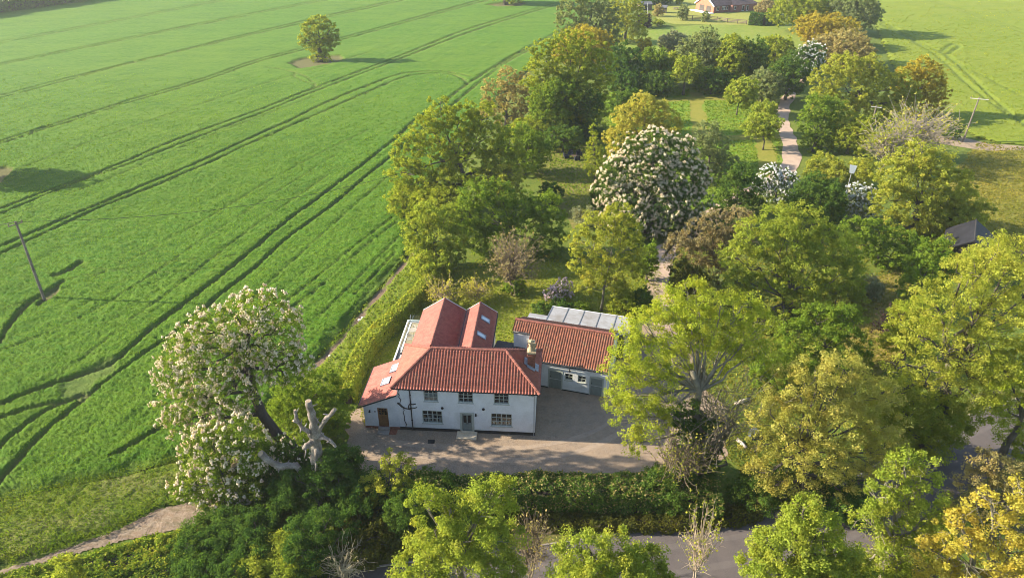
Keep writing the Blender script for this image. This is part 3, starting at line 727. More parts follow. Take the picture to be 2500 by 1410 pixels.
ww.prism([(-11.55, 0), (-7.6, 0), (-7.6, 4.62), (-9.75, 6.0), (-11.55, 4.75)], 'y', YB-.3, YB); ww.prism([(-7.6, 0), (-4.92, 0), (-4.92, 4.75), (-6.12, 5.66), (-7.6, 4.66)], 'y', YB-.3, YB)
ww.build('wing_wall', RENDERW, house)
MB().box(-4.40, -4.30, 4.9, YB+.25, 4.5, 4.58).build('gutter', BLACK, house)
wf = lambda x: 5.76-(x+6.12)*(5.76-4.60)/1.70
skylight(g2, wf, -5.75, -4.95, 10.2, 10.85); skylight(g2, wf, -5.85, -5.05, 7.3, 7.95)
# ---- roof terrace on the left
TZ = 2.95
MB().box(-13.78, -11.86, 5.5, 13.25, 0, TZ).build('terrace_wall', RENDERW, house)
tk = MB(); tk.box(-13.36, -11.87, 7.55, 12.85, TZ+.005, TZ+.10); td = tk.build('terrace_deck', plain('deck_tan', (.42, .33, .21), .9, var=.15, scale=1.5), house)
MB().box(-13.42, -13.362, 7.5, 12.9, TZ+.005, TZ+.14).box(-13.36, -11.87, 12.86, 12.92, TZ+.005, TZ+.14).build('deck_kerb', WMETAL, td)
MB().box(-13.74, -13.43, 5.55, 13.2, TZ+.002, TZ+.02).box(-13.42, -11.87, 12.93, 13.2, TZ+.002, TZ+.02).box(-13.43, -11.87, 7.30, 7.36, TZ+.05, TZ+.16).box(-13.43, -11.87, 7.44, 7.49, TZ+.05, TZ+.16).build('terrace_gutter', DARKG, house)
MB().box(-13.90, -13.76, 5.5, 13.36, TZ-.12, TZ+.12).box(-13.76, -11.87, 13.22, 13.36, TZ-.12, TZ+.12).build('terrace_parapet', WMETAL, house)
MB().box(-13.40, -11.87, 5.5, 7.29, TZ+.004, TZ+.06).build('terrace_roof_sheet', GREYR, house)
bl = MB().box(-13.50, -13.40, 7.6, 12.95, TZ+.021, TZ+.06).build('balustrade', plain('rail_grey', (.52, .53, .53), .5), house)
for y in (7.7, 9.45, 11.2, 12.85): MB().box(-13.47, -13.425, y-.025, y+.025, TZ+.06, TZ+1.05).build('post', MATS['rail_grey'], bl)
gp = MB()
for a, b in ((7.75, 9.40), (9.5, 11.15), (11.25, 12.80)): gp.box(-13.455, -13.44, a, b, TZ+.12, TZ+1.0)
gp.box(-13.40, -12.0, 12.925, 12.94, TZ+.15, TZ+1.0); gp.build('glass_panel', glass_mat('rail_glass', (.82, .88, .86)), bl)
# furniture on the terrace: folding chairs and a round table
CHAIRG = plain('faded_teak', (.40, .36, .30), .8, var=.2)
def to_world(p): 
    c, s = math.cos(HA), math.sin(HA); return (HO[0]+p[0]*c-p[1]*s, HO[1]+p[0]*s+p[1]*c, p[2])
t_ = empty('terrace_table', to_world((-12.75, 10.5, TZ+.10)), HA, 'round pale table on the roof terrace beside the pink tiles', 'table')
MB().tube([(0, 0, .69), (0, 0, .72)], .42, 20).build('table_top', CHAIRG, t_); MB().tube([(0, 0, 0), (0, 0, .69)], .035, 8).tube([(0, 0, 0), (0, 0, .03)], .25, 12).build('leg', CHAIRG, t_)
for i, (x, y, a, lb) in enumerate(((-12.55, 11.35, 2.6, 'pale slatted chair beyond the round terrace table'), (-12.85, 9.3, .3, 'pale slatted chair at the near end of the roof terrace'))):
    c = empty('terrace_chair', to_world((x, y, TZ+.10)), HA+a, lb, 'chair', 'chairs on the roof terrace')
    MB().box(-.22, .22, -.22, .22, .42, .46).build('seat', CHAIRG, c)
    m = MB(); 
    for k in range(3): m.box(-.22, .22, .21+.02*k, .235+.02*k, .56+.13*k, .65+.13*k)
    m.build('backrest', CHAIRG, c)
    for sx in (-1, 1): MB().bar((sx*.2, -.22, 0), (sx*.2, .22, .43), .03).bar((sx*.2, .25, 0), (sx*.2, .28, .92), .03).build('leg', CHAIRG, c)
# climbing stem, bare, on the front wall
cs = MB(); v = lambda L: [(a, -.04, b) for a, b in L]
cs.tube(v([(-12.12, 3.12), (-11.95, 2.98), (-11.75, 2.72), (-11.5, 2.55), (-11.2, 2.48), (-10.9, 2.42)]), [.09, .08, .08, .06, .05, .04], 6)
cs.tube(v([(-11.2, 2.48), (-11.15, 2.85), (-11.02, 3.05), (-10.75, 3.02), (-10.5, 3.1)]), .05, 5); cs.tube(v([(-11.2, 2.48), (-10.95, 2.62), (-10.6, 2.62), (-10.45, 2.72)]), .04, 5)
cs.tube(v([(-12.02, 4.75), (-11.92, 4.5), (-12.0, 4.25), (-11.88, 4.0), (-11.95, 3.75), (-11.8, 3.5), (-11.85, 3.3), (-11.95, 2.98)]), .03, 5)
cs.tube(v([(-11.66, 2.6), (-11.58, 2.3), (-11.7, 2.1), (-11.62, 1.6), (-11.66, 1.2), (-11.6, .95)]), .03, 5); cs.tube(v([(-11.6, .95), (-11.5, .7), (-11.58, .45)]), .035, 5)
cst = cs.build('climbing_plant', BARKDARK); cst.location = (HO[0], HO[1], 0); cst.rotation_euler = (0, 0, HA)
tag(cst, 'bare dark climbing stem branching across the white wall beside the downpipe', 'climbing plant')

# ---- outbuilding
c_, s_ = math.cos(HA), math.sin(HA); BA = HA+R(-12.06)
BO = (HO[0]+.33*c_-7.02*s_, HO[1]+.33*s_+7.02*c_)
ob = empty('outbuilding', (BO[0], BO[1], 0), BA, 'low white outbuilding with an old ribbed red pantile roof and two grey-green doors', 'outbuilding')
H_ = [(.75, 2.05, .1, 2.2), (2.32, 3.12, 1.36, 2.12), (3.58, 4.38, 1.33, 2.10), (4.80, 6.0, .1, 2.15)]
ow = MB(); wall_holes(ow, -1.6, 6.42, .16, 3.12, 0, .3, [(h[0], h[1], max(h[2], .16), h[3]) for h in H_])
ow.box(6.12, 6.42, .3, 6.3, 0, 3.1); ow.prism([(0.0, 3.1), (6.6, 3.1), (3.4, 4.95)], 'x', 6.14, 6.40)
ow.box(-3.45, -1.6, 2.4, 2.6, 0, 4.45); ow.box(-1.62, -1.4, .3, 2.4, 0, 3.1); ow.prism([(.25, 3.1), (2.4, 3.1), (2.4, 4.28)], 'x', -1.62, -1.4)
ow.box(-3.45, 6.1, 6.3, 6.6, 0, 3.1); ow.box(-3.45, -3.2, 2.6, 6.3, 0, 3.1); ow.prism([(2.6, 3.1), (6.6, 3.1), (3.4, 4.92), (2.6, 4.45)], 'x', -3.44, -3.2)
ow.build('wall', WHITE, ob)
MB().box(-1.62, .75, -.02, .28, 0, .16).box(2.05, 4.80, -.02, .28, 0, .16).box(6.0, 6.44, -.02, .28, 0, .16).build('plinth', BLACK, ob)
SL = (5.08-3.16)/(3.4+.22); vl = math.hypot(3.62, 1.92); Vo = (0, 3.62/vl, 1.92/vl)
orf = pantile('roof', ob, PANTOLD, (-3.55, -.22, 3.16), (1, 0, 0), Vo, 0, 9.98, lambda u: 0 if u > 1.86 else 2.45*vl/3.62, lambda u: vl, pitch=.24, amp=.06, course=.34, step=.035)
pantile('rear_slope', orf, PANTOLD, (-3.55, 6.8, 3.26), (1, 0, 0), (0, -3.4/math.hypot(3.4, 1.82), 1.82/math.hypot(3.4, 1.82)), 0, 9.98, lambda u: 0, lambda u: math.hypot(3.4, 1.82), pitch=.24, amp=.05)
m = MB(); ridge_tube(m, (-3.55, 3.4, 5.12), (6.43, 3.4, 5.12), .13); m.build('ridge_tiles', RIDGE, orf)
MB().box(-3.5, -1.66, 2.17, 2.25, 4.27, 4.38).prism([(-.3, 3.02), (2.2, 4.33), (2.2, 4.47), (-.3, 3.16)], 'x', -1.70, -1.67).build('notch_flashing', DARKG, orf)
MB().box(-1.6, 6.44, -.34, -.26, 3.05, 3.13).build('gutter', BLACK, ob)
make_window(ob, 2.32, 3.12, 1.36, 2.12, .06, 2, 2); make_window(ob, 3.58, 4.38, 1.33, 2.10, .06, 2, 2)
for x0, x1, z0, z1 in (H_[0], H_[3]):
    d = MB(); d.box(x0-.08, x0+.06, -.025, .1, .1, z1+.08); d.box(x1-.06, x1+.08, -.025, .1, .1, z1+.08); d.box(x0+.06, x1-.06, -.025, .1, z1-.06, z1+.08)
    n = 8
    for i in range(n):
        a = x0-.08+(x1-x0+.16)*i/n; b = a+(x1-x0+.16)/n; d.box(a, b, -.02, .05, z1+.082, z1+.09+.1*(1-((i+.5)/n*2-1)**2))
    fr = d.build('door_frame', SAGE, ob)
    d = MB(); k = int((x1-x0-.12)/.14)
    for i in range(k): d.box(x0+.06+i*(x1-x0-.12)/k+.004, x0+.06+(i+1)*(x1-x0-.12)/k-.004, .05, .09, .08, z1-.06)
    sd_ = d.build('stable_door', SAGED, ob)
    MB().box(x0+.08, x1-.08, .03, .05, 1.16, 1.22).build('ledge', plain('door_ledge', (.5, .5, .47), .6), sd_)
    MB().box(x0+.12, x0+.17, .02, .05, 1.4, 1.52).build('handle', BLACK, sd_)
m = MB(); m.tube([(2.78, .0, 2.78), (2.78, -.2, 2.8), (2.78, -.22, 2.7)], .02, 5); m.tube([(2.78, -.22, 2.72), (2.78, -.22, 2.58)], [.05, .14], 10); m.build('wall_lamp', BLACK, ob)
# link with a flat roof between house and outbuilding
MB().box(-5.2, -2.3, 1.2, 2.9, 0, 2.45).build('link_wall', RENDERW, ob); MB().box(-5.3, -2.25, 1.1, 2.95, 2.452, 2.54).build('link_roof', DARKG, ob)
# garden room behind, roofed with pale panels
gr = empty('garden_room', (BO[0], BO[1], 0), BA, 'low garden room roofed with pale grey panels behind the outbuilding', 'garden room')
gw = MB(); gw.box(-1.2, 7.3, 10.3, 10.5, 0, 2.5); gw.box(-1.2, -1.0, 6.65, 10.3, 0, 2.5); gw.box(7.1, 7.3, 6.65, 10.3, 0, 2.5); gw.box(-3.2, -1.25, 8.15, 8.35, 0, 2.5); gw.box(-3.2, -3.0, 6.65, 8.15, 0, 2.5)
gw.build('wall', RENDERW, gr)
PANELM = plain('panel_grey', (.33, .34, .36), .55, var=.09, scale=.45, c2=(.21, .195, .185))
rz = lambda n_: 2.95-(n_-6.62)*.085
for i in range(5):
    a = -1.32+i*1.745; m = MB()
    m.prism([(6.62, rz(6.62)), (10.62, rz(10.62)), (10.62, rz(10.62)+.05), (6.62, rz(6.62)+.05)], 'x', a+.05, a+1.695); m.build('roof_panel', PANELM, gr)
m = MB(); m.prism([(6.62, rz(6.62)), (8.45, rz(8.45)-.04), (8.45, rz(8.45)), (6.62, rz(6.62)+.05)], 'x', -3.35, -1.36); m.build('roof_panel', PANELM, gr)
m = MB()
for i in range(6):
    a = -1.32+i*1.745; m.prism([(6.62, rz(6.62)+.02), (10.66, rz(10.66)+.02), (10.66, rz(10.66)+.09), (6.62, rz(6.62)+.09)], 'x', a-.045, a+.045)
m.build('glazing_bar', plain('bar_grey', (.20, .21, .23), .5), gr)
MB().box(-1.37, 7.46, 10.67, 10.73, 2.5, 2.68).build('fascia', WMETAL, gr)

# ---- bungalow far behind
bo = G(1741, 33); bg_ = empty('bungalow', tuple(bo), R(27), 'far brick bungalow with a salmon gable and brown roof', 'bungalow')
SALM = plain('salmon_wall', (.40, .145, .088), .9, var=.08, scale=.5); BBR = plain('bungalow_brick', (.27, .12, .095), .9, var=.2, scale=1.); BRF = plain('brown_roof', (.125, .085, .085), .9, var=.25, scale=1.)
BW, BL = 10.5, 17
m = MB(); m.prism([(0, 0), (BW, 0), (BW, 2.7), (BW/2, 6.1), (0, 2.7)], 'x', -.02, .3); m.build('gable_wall', SALM, bg_)
m = MB(); m.box(.3, BL, 0, .3, 0, 2.7); m.box(.3, BL, BW-.3, BW, 0, 2.7); m.box(BL-.3, BL, .3, BW-.3, 0, 2.7); m.box(8, BL+4, -1.6, -.01, 0, 2.6); m.build('wall', BBR, bg_)
m = MB(); m.prism([(-.5, 2.45), (BW/2, 6.15), (BW+.5, 2.45), (BW+.5, 2.65), (BW/2, 6.4), (-.5, 2.65)], 'x', -.4, BL+.4); rb = m.build('roof', BRF, bg_)
m = MB(); m.add([(7.6, -2.1, 2.65), (BL+4.5, -2.1, 2.65), (BL+1, 2.4, 4.9), (10, 2.4, 4.9), (BL+4.5, 4, 2.65)], [(0, 1, 2, 3), (1, 4, 2)]); m.build('hip', BRF, rb)
m = MB(); m.bar((-.45, -.6, 2.5), (-.45, BW/2, 6.2), .1, .42); m.bar((-.45, BW/2, 6.2), (-.45, BW+.6, 2.5), .1, .42); m.build('bargeboard', WMETAL, rb)
m = MB(); m.box(9, 10, 3.2, 4, 5, 7); m.build('chimney', BBR, rb)
for y in (1.6, 5.6):
    m = MB(); m.box(-.10, -.03, y, y+2.6, .15, 2.35); w_ = m.build('window', plain('bronze_window', (.10, .085, .075), .3), bg_)
for x, wd in ((1.5, 1.2), (4.2, 1.9), (6.6, .6), (9, 1.), (13.2, 1.1), (15.5, 1.1)):
    yy = -.06 if x < 8 else -1.66
    m = MB(); m.box(x, x+wd, yy, yy+.05, .9 if x < 12 else .2, 2.25); f_ = m.build('window', WMETAL, bg_)
    m = MB()
    n = max(1, int(wd/.6))
    for i in range(n): m.box(x+.1+i*wd/n, x+(i+1)*wd/n-.08, yy-.02, yy-.004, 1.0 if x < 12 else .35, 2.12)
    m.build('pane', MATS['dark_glass'], f_)
MB().box(-3, -.5, -1, BW, 0, .25).build('terrace_kerb', WMETAL, bg_)
# black barn roof among the trees at right
q = G(2352, 640); bn = empty('barn', (q[0], q[1], 0), R(58), 'dark roofed barn half hidden among trees beside the meadow', 'barn')
m = MB(); m.prism([(-2.6, 0), (2.6, 0), (2.6, 2.6), (0, 4.3), (-2.6, 2.6)], 'x', -3.1, 3.7); m.build('wall', plain('barn_board', (.05, .045, .04), .9, var=.3), bn)
m = MB(); m.prism([(-2.95, 2.42), (0, 4.4), (2.95, 2.42), (2.95, 2.56), (0, 4.58), (-2.95, 2.56)], 'x', -3.4, 4.0)
br = m.build('roof', plain('barn_roof', (.020, .020, .027), .75, var=.3, scale=1.2), bn)
MB().tube([(-3.4, 0, 4.58), (4, 0, 4.58)], .09, 6).build('ridge_tiles', plain('barn_ridge', (.035, .033, .035), .8), br)

qd = G(1053, 1078); o = MB().box(-.3, .3, -.25, .25, 0, .05).box(-.22, .22, -.17, .17, .05, .055).build('drain_cover', BLACK); o.location = tuple(qd); tag(o, 'small dark drain cover in the gravel before the front wall', 'drain cover')
# ================================================================== TREES AND SHRUBS
def unit(a): return a/(np.linalg.norm(a, axis=-1, keepdims=True)+1e-9)
def rdir(rng, n): return unit(rng.normal(size=(n, 3)))

def leaf_mesh(name, P, Nrm, size, rng, tint, aspect=.7):
    n = len(P)
    t = unit(np.cross(Nrm, rdir(rng, n))); b = np.cross(Nrm, t)
    L = (size*(.45+1.0*rng.rand(n)**1.4)*.66)[:, None]; W = L*aspect
    dr = Nrm*L*.25
    V = np.stack([P-t*L-dr, P-b*W, P+t*L-dr, P+b*W], 1).reshape(-1, 3)
    Q = np.arange(4*n).reshape(-1, 4)
    return mesh_np(name, V, Q, False, tint)

def crown_points(rng, lobes, ncl, rc, up=.15, shell=.8, ctr=None, flat=.75):
    """lobes: rows x,y,z,rx,ry,rz -> clump centres, outward directions"""
    Lb = np.asarray(lobes, float); w_ = Lb[:, 3]*Lb[:, 5]; w_ = w_/w_.sum()
    k = rng.choice(len(Lb), ncl*3, p=w_); d = rdir(rng, ncl*3); d[:, 2] += up; d = unit(d)
    f = np.where(rng.rand(ncl*3) < shell, .74+.46*rng.rand(ncl*3)**1.6, .25+.55*rng.rand(ncl*3))
    C = Lb[k, :3]+d*Lb[k, 3:6]*f[:, None]
    # drop clumps buried deep in the middle of another lobe
    deep = np.zeros(len(C), int)
    for l in Lb: deep += ((((C-l[:3])/l[3:6])**2).sum(1) < .45)
    keep = (deep < 1) | (rng.rand(len(C)) < .22)
    keep &= C[:, 2] > .25
    C = C[keep][:ncl]; d = d[keep][:ncl]; k = k[keep][:ncl]
    return C, d, k

def bez(p, q, sag, n=5, jit=0., rng=None):
    p = np.asarray(p, float); q = np.asarray(q, float); m = (p+q)/2+np.array((0, 0, sag))
    t = np.linspace(0, 1, n)[:, None]; o = (1-t)**2*p+2*t*(1-t)*m+t*t*q
    if jit and rng is not None: o[1:-1] += rng.normal(size=o[1:-1].shape)*jit
    return o

SEED = [100]
def tree(kind, label, bbox, k=.12, pal='green', dens=1., lobes=None, leaf=None, bark=None, cat=None, group=None, clump=None,
         base=None, nl=None, sparse=0., seed=None, bloom=None, bloomd=1., trunk=True, limb=1., flat=None, twigs=None, path=None, tr=None, yoff=0., bh=1., tips=0, up=.15, rzk=1.):
    SEED[0] += 1; rng = np.random.RandomState(seed or SEED[0])
    x0, y0, x1, y1 = bbox; cxp = (x0+x1)/2; cyp = (y0+y1)/2
    def solve(Y):
        z = 4.
        for _ in range(12):
            dp = depth(Y, z); Rr = (x1-x0)/2*dp/F; a = (y1-y0)/2*dp/F
            phi = math.atan2(CH-z, Y); Rv = math.sqrt(max(a*a-(Rr*math.sin(phi))**2, (.42*Rr)**2))/math.cos(phi)
            lo, hi = -6, 34
            for _ in range(30):
                m = (lo+hi)/2
                if prow(Y, m) > cyp: lo = m
                else: hi = m
            z = (lo+hi)/2
        return Rr, Rv*rzk, z
    if base is not None:
        Y = G(base[0], base[1])[1]
    else:   # stand it where the underside of its crown clears the ground by k of its height
        lo, hi = 22., 600.
        for _ in range(40):
            Y = (lo+hi)/2; Rr, Rv, z = solve(Y)
            if z-Rv < k*2*Rv: hi = Y     # crown too low: it stands nearer
            else: lo = Y
            if prow(Y, 0) < cyp: hi = Y
    Y += yoff
    Rr, Rv, z = solve(Y)
    C0 = PYL(cxp, cyp, Y); C0[2] = z
    B = np.array(G(*base)) if base is not None else np.array((C0[0], Y, 0.))
    B[2] = 0
    dp = depth(Y, z)
    ls = leaf or max(.095, 1.3*dp/683)
    if tr is None: tr = max(.06, .028*(z+Rv)+.012*Rr)
    root = empty(kind, tuple(B), 0, label, cat or {'shrub': 'shrub', 'bush': 'bush'}.get(kind.split('_')[-1], 'tree'), group)
    if lobes:
        Lb = []
        for l in lobes:
            dy = l[3] if len(l) > 3 else 0; p = PYL(l[0], l[1], Y+dy); r_ = l[2]*depth(p[1], p[2])/F*(1.06 if sparse < .3 else .98)
            Lb.append((*(p-B), r_, r_*.95, r_*(l[4] if len(l) > 4 else .9)))
    else:
        n = nl or int(8+min(9, Rr*1.2)); Lb = []
        c = C0-B
        for i in range(n):
            zz = -.75+1.6*(i+.5)/n; a = i*2.399+rng.rand()*.9
            rr = math.sqrt(max(0, 1-min(1, abs(zz))**2))*.62*(.8+.4*rng.rand())
            s_ = (.34+.20*rng.rand())*(1 if n > 9 else 1.15)
            Lb.append((c[0]+rr*Rr*math.cos(a), c[1]+rr*Rr*math.sin(a), c[2]+zz*.66*Rv, Rr*s_, Rr*s_, max(Rv*s_*.95, Rr*s_*.55)))
    if flat: Lb = [(*l[:5], l[5]*flat) for l in Lb]
    Lb = np.array(Lb)
    A = np.pi*(Lb[:, 3]*Lb[:, 5]).sum()
    rc = clump or max(.30, .15*float(np.mean(Lb[:, 3]))+.12)
    ncl = int(np.clip(A*(1-.5*sparse)*.95/(rc*rc), 22, 2600 if bloom is not None else 1300))
    C, dirs, li = crown_points(rng, Lb, ncl, rc, up=up)
    ncl = len(C)
    nleaf = int(np.clip(7.6*dens*A/(ls*ls), 300, 75000))
    kk = rng.randint(0, ncl, nleaf)
    off = rdir(rng, nleaf)*np.power(rng.rand(nleaf), .45)[:, None]*rc*np.array((1.05, 1.05, .8))*(.5+.9*rng.rand(ncl))[kk][:, None]
    P = C[kk]+off
    top = Lb[:, 2].max()
    nr = unit(off/rc*.35+dirs[kk]*.30+np.array((0, 0, .30))+rng.normal(size=(nleaf, 3))*.55)
    tn = np.clip(rng.rand(ncl)[kk]*.62+rng.rand(nleaf)*.38, 0, 1)
    ok = P[:, 2] > .05; P = P[ok]; nr = nr[ok]; tn = tn[ok]
    if tips:   # shoots standing up out of the crown
        S = C[rng.randint(0, ncl, tips)]+np.array((0, 0, rc*.5)); n_ = 16; q = np.repeat(S, n_, 0)
        q = q+np.stack([rng.normal(size=len(q))*.13, rng.normal(size=len(q))*.13, np.tile(np.linspace(0, 1., n_), tips)*rc*1.6], 1)
        P = np.concatenate([P, q]); nr = np.concatenate([nr, unit(rng.normal(size=q.shape)+np.array((0, 0, .5)))]); tn = np.concatenate([tn, .6+.4*rng.rand(len(q))])
    link('crown', leaf_mesh('crown', P, nr, ls, rng, tn), leafm(pal), root)
    if bloom is not None:   # upright candles or flower clusters over the sunny shell
        nb = int(min(60000, A*bloomd*26/(bh*bh))); kb = rng.randint(0, ncl, nb); dd = unit(dirs[kb]+np.array((0, 0, .45))+rng.normal(size=(nb, 3))*.35)
        S = C[kb]+dd*rc*(.75+.35*rng.rand(nb))[:, None]
        h = (.17+.11*rng.rand(nb))*bh*(dp/48.)**.4; r_ = h*.36
        ax = unit(np.stack([rng.normal(size=nb)*.28, rng.normal(size=nb)*.28, np.ones(nb)], 1)+dirs[kb]*.35); e1 = unit(np.cross(ax, rdir(rng, nb))); e2 = np.cross(ax, e1)
        ring = [S+ax*(h*.28)[:, None]+(e1*math.cos(a)+e2*math.sin(a))*r_[:, None] for a in (0, 1.57, 3.14, 4.71)]
        V = np.stack([S-ax*(h*.1)[:, None]]+ring+[S+ax*h[:, None]], 1).reshape(-1, 3)
        T = np.array([(0, 2, 1), (0, 3, 2), (0, 4, 3), (0, 1, 4), (5, 1, 2), (5, 2, 3), (5, 3, 4), (5, 4, 1)])
        Q = (np.arange(nb)*6)[:, None, None]+T[None]
        link('blossom', mesh_np('blossom', V, Q.reshape(-1, 3), False, np.repeat(rng.rand(nb), 8)), bloom, root)
    # ---- trunk, limbs, branches
    if trunk:
        bk = bark or BARK; mb = MB(); c = (C0-B)
        topc = Lb[np.argmax(Lb[:, 2])]
        if path is not None:
            tp = [np.array(p, float)-B for p in path]
        else:
            tp = [np.zeros(3)]; hz = max(c[2], .6)
            for i in range(1, 6):
                t = i/5.; tp.append(np.array((c[0]*t*t, c[1]*t*t, hz*t))+rng.normal(size=3)*.05*Rr*np.array((1, 1, 0))*t)
        n = len(tp); rad = [tr*(1.35 if i == 0 else 1-.62*i/(n-1)) for i in range(n)]
        mb.tube(tp, rad, 8)
        tpa = np.array(tp)
        for i, l in enumerate(Lb):
            lc = l[:3]; cand = np.array([np.linalg.norm(p-lc)+(4 if p[2] > lc[2]+.3*Rv else 0) for p in tp[1:-1]]) if n > 2 else np.array([0])
            j = 1+int(np.argmin(cand)) if n > 2 else 0
            r0 = max(rad[j]*.55*limb, .035)
            pth = bez(tp[j], lc, .05*Rr, 5, .04*Rr, rng)
            mb.tube(pth, [r0, r0*.8, r0*.62, r0*.48, r0*.35], 6, False)
            mine = np.where(li == i)[0]
            m = twigs if twigs is not None else int(4+22*sparse)
            if len(mine):
                for q in rng.choice(mine, min(m, len(mine)), False):
                    s_ = pth[rng.randint(2, 5)]
                    r1 = max(r0*.28, .018+.006*dp/60)
                    bp = bez(s_, C[q]+dirs[q]*rc*.5*sparse, .02*Rr, 4, .03*Rr, rng)
                    mb.tube(bp, [r1, r1*.75, r1*.5, r1*.3], 4 if sparse < .5 else 3, False)
                    if sparse > .4:
                        for _ in range(2 if m < 40 else 1):
                            e = bp[2]+(rdir(rng, 1)[0]+dirs[q]*.6)*rc*1.3
                            mb.tube([bp[2], (bp[2]+e)/2+rng.normal(size=3)*.05, e], [r1*.5, r1*.4, r1*.25], 3, False)
        mb.build('trunk', bk, root, True)
    return root, B, Lb, Y

def bare(kind, label, bbox, base=None, k=.1, seed=None, mat=None, n=120, spread=1., cat='shrub', group=None, tr=.07, leafpal=None, leafn=0, stems=5):
    """a twiggy, nearly leafless plant"""
    SEED[0] += 1; rng = np.random.RandomState(seed or SEED[0])
    x0, y0, x1, y1 = bbox; bx, by = base or ((x0+x1)/2, y1)
    B = G(bx, by); Y = B[1]; top = PYL((x0+x1)/2, y0, Y); dp = depth(Y, top[2]/2); Wd = (x1-x0)/2*dp/F; Hh = top[2]
    root = empty(kind, (B[0], B[1], 0), 0, label, cat, group); mb = MB(); tips = []
    for s_ in range(stems):
        a = rng.rand()*6.28; e = np.array((math.cos(a)*Wd*.35*spread, math.sin(a)*Wd*.35*spread, Hh*(.45+.2*rng.rand())))
        if stems == 1: e = np.array((0, 0, Hh*.55))
        pth = bez((rng.normal()*.08, rng.normal()*.08, 0), e, .1, 6, .06*Wd, rng); mb.tube(pth, np.linspace(tr, tr*.5, 6), 6, False)
        for i in range(n//stems):
            j = rng.randint(2, 6); a = rng.rand()*6.28; rr = Wd*(.3+.7*rng.rand())*spread
            q = np.array((math.cos(a)*rr, math.sin(a)*rr, Hh*(.35+.65*rng.rand()*(1-.3*(rr/Wd)**2))))
            r1 = max(tr*.22, .0011*dp*.5); bp = bez(pth[j], q, -.05*Hh, 5, .05*Wd, rng); mb.tube(bp, [r1*1.3, r1, r1*.8, r1*.6, r1*.4], 3, False)
            for _ in range(2):
                v_ = bp[rng.randint(2, 5)]; e2 = v_+(unit((bp[-1]-bp[1])[None])[0]+rng.normal(size=3)*.7)*Wd*.22; mb.tube([v_, (v_+e2)/2+rng.normal(size=3)*.03, e2], [r1*.6, r1*.5, r1*.3], 3, False); tips.append(e2)
            tips.append(q)
    mb.build('stems', mat or TWIG, root, True)
    if leafn:
        tips = np.array(tips); ls = max(.12, 1.6*dp/683); P = tips[rng.randint(0, len(tips), leafn)]+rng.normal(size=(leafn, 3))*.12
        link('leaves', leaf_mesh('leaves', P, unit(rng.normal(size=P.shape)+np.array((0, 0, .6))), ls, rng, rng.rand(leafn)), leafm(leafpal), root)
    return root

def hedge(kind, label, pts, width, height, pal, dens=1., rough=.25, cat='hedge', ls=None, wob=.2, pal2=None):
    """a continuous hedge along a ground line: leafy faces and top over a woody middle"""
    SEED[0] += 1; rng = np.random.RandomState(SEED[0])
    Pn = np.array([p[:2] for p in pts]); seg = np.linalg.norm(np.diff(Pn, axis=0), axis=1); cum = np.r_[0, np.cumsum(seg)]; Lh = cum[-1]
    B = np.array((*Pn[len(Pn)//2], 0)); dp = depth(B[1], 1); ls = ls or max(.12, 1.5*dp/683)
    root = empty(kind, tuple(B), 0, label, cat)
    per = width+2*height; n = int(5.0*dens*Lh*per/(ls*ls)); n = min(n, 90000)
    s_ = rng.rand(n)*Lh; u = rng.rand(n)*per
    i = np.clip(np.searchsorted(cum, s_)-1, 0, len(seg)-1); t = ((s_-cum[i])/seg[i])[:, None]
    c = Pn[i]*(1-t)+Pn[i+1]*t; d = (Pn[i+1]-Pn[i])/seg[i][:, None]; nn = np.stack([-d[:, 1], d[:, 0]], 1)
    lump = (fbm(s_*.55, u*.55, SEED[0])-.5)*2*rough+(vn(s_*2.3, u*2.3, SEED[0]+3)-.5)*wob
    hh = height*(1+.18*(fbm(s_*.2, s_*0, SEED[0]+5)-.5)*2*min(1, rough*4))
    side = np.where(u < height, -1, np.where(u > height+width, 1, 0))
    a = np.where(side == 0, (u-height)-width/2, side*width/2); zz = np.where(side == -1, u/height*hh, np.where(side == 1, (per-u)/height*hh, hh))
    a = a+np.where(side != 0, side*lump, 0); zz = zz+np.where(side == 0, lump*1.1, 0)
    a = a*(1-.12*(zz/height))
    P = np.stack([c[:, 0]+nn[:, 0]*a, c[:, 1]+nn[:, 1]*a, np.maximum(zz, .05)], 1)+rng.normal(size=(n, 3))*.07
    nr = np.stack([nn[:, 0]*side, nn[:, 1]*side, np.where(side == 0, 1., .25)], 1)+rng.normal(size=(n, 3))*.5
    tn = np.clip(fbm(s_*1.1, u*1.1, 7)*.9-.2+rng.rand(n)*.5, 0, 1)
    link('foliage', leaf_mesh('foliage', P-B, unit(nr), ls, rng, tn), leafm(pal), root)
    if pal2:
        m = rng.rand(n) < .16; link('young_shoots', leaf_mesh('young_shoots', P[m]-B+np.array((0, 0, .06)), unit(nr[m]), ls*1.1, rng, rng.rand(m.sum())), leafm(pal2), root)
    mb = MB()
    for q, r_ in zip(Pn[:-1], Pn[1:]):
        mb.bar((*(q-B[:2]), height*.3), (*(r_-B[:2]), height*.3), width*.55, height*.55)
    mb.build('stems', BARKDARK, root)
    return root


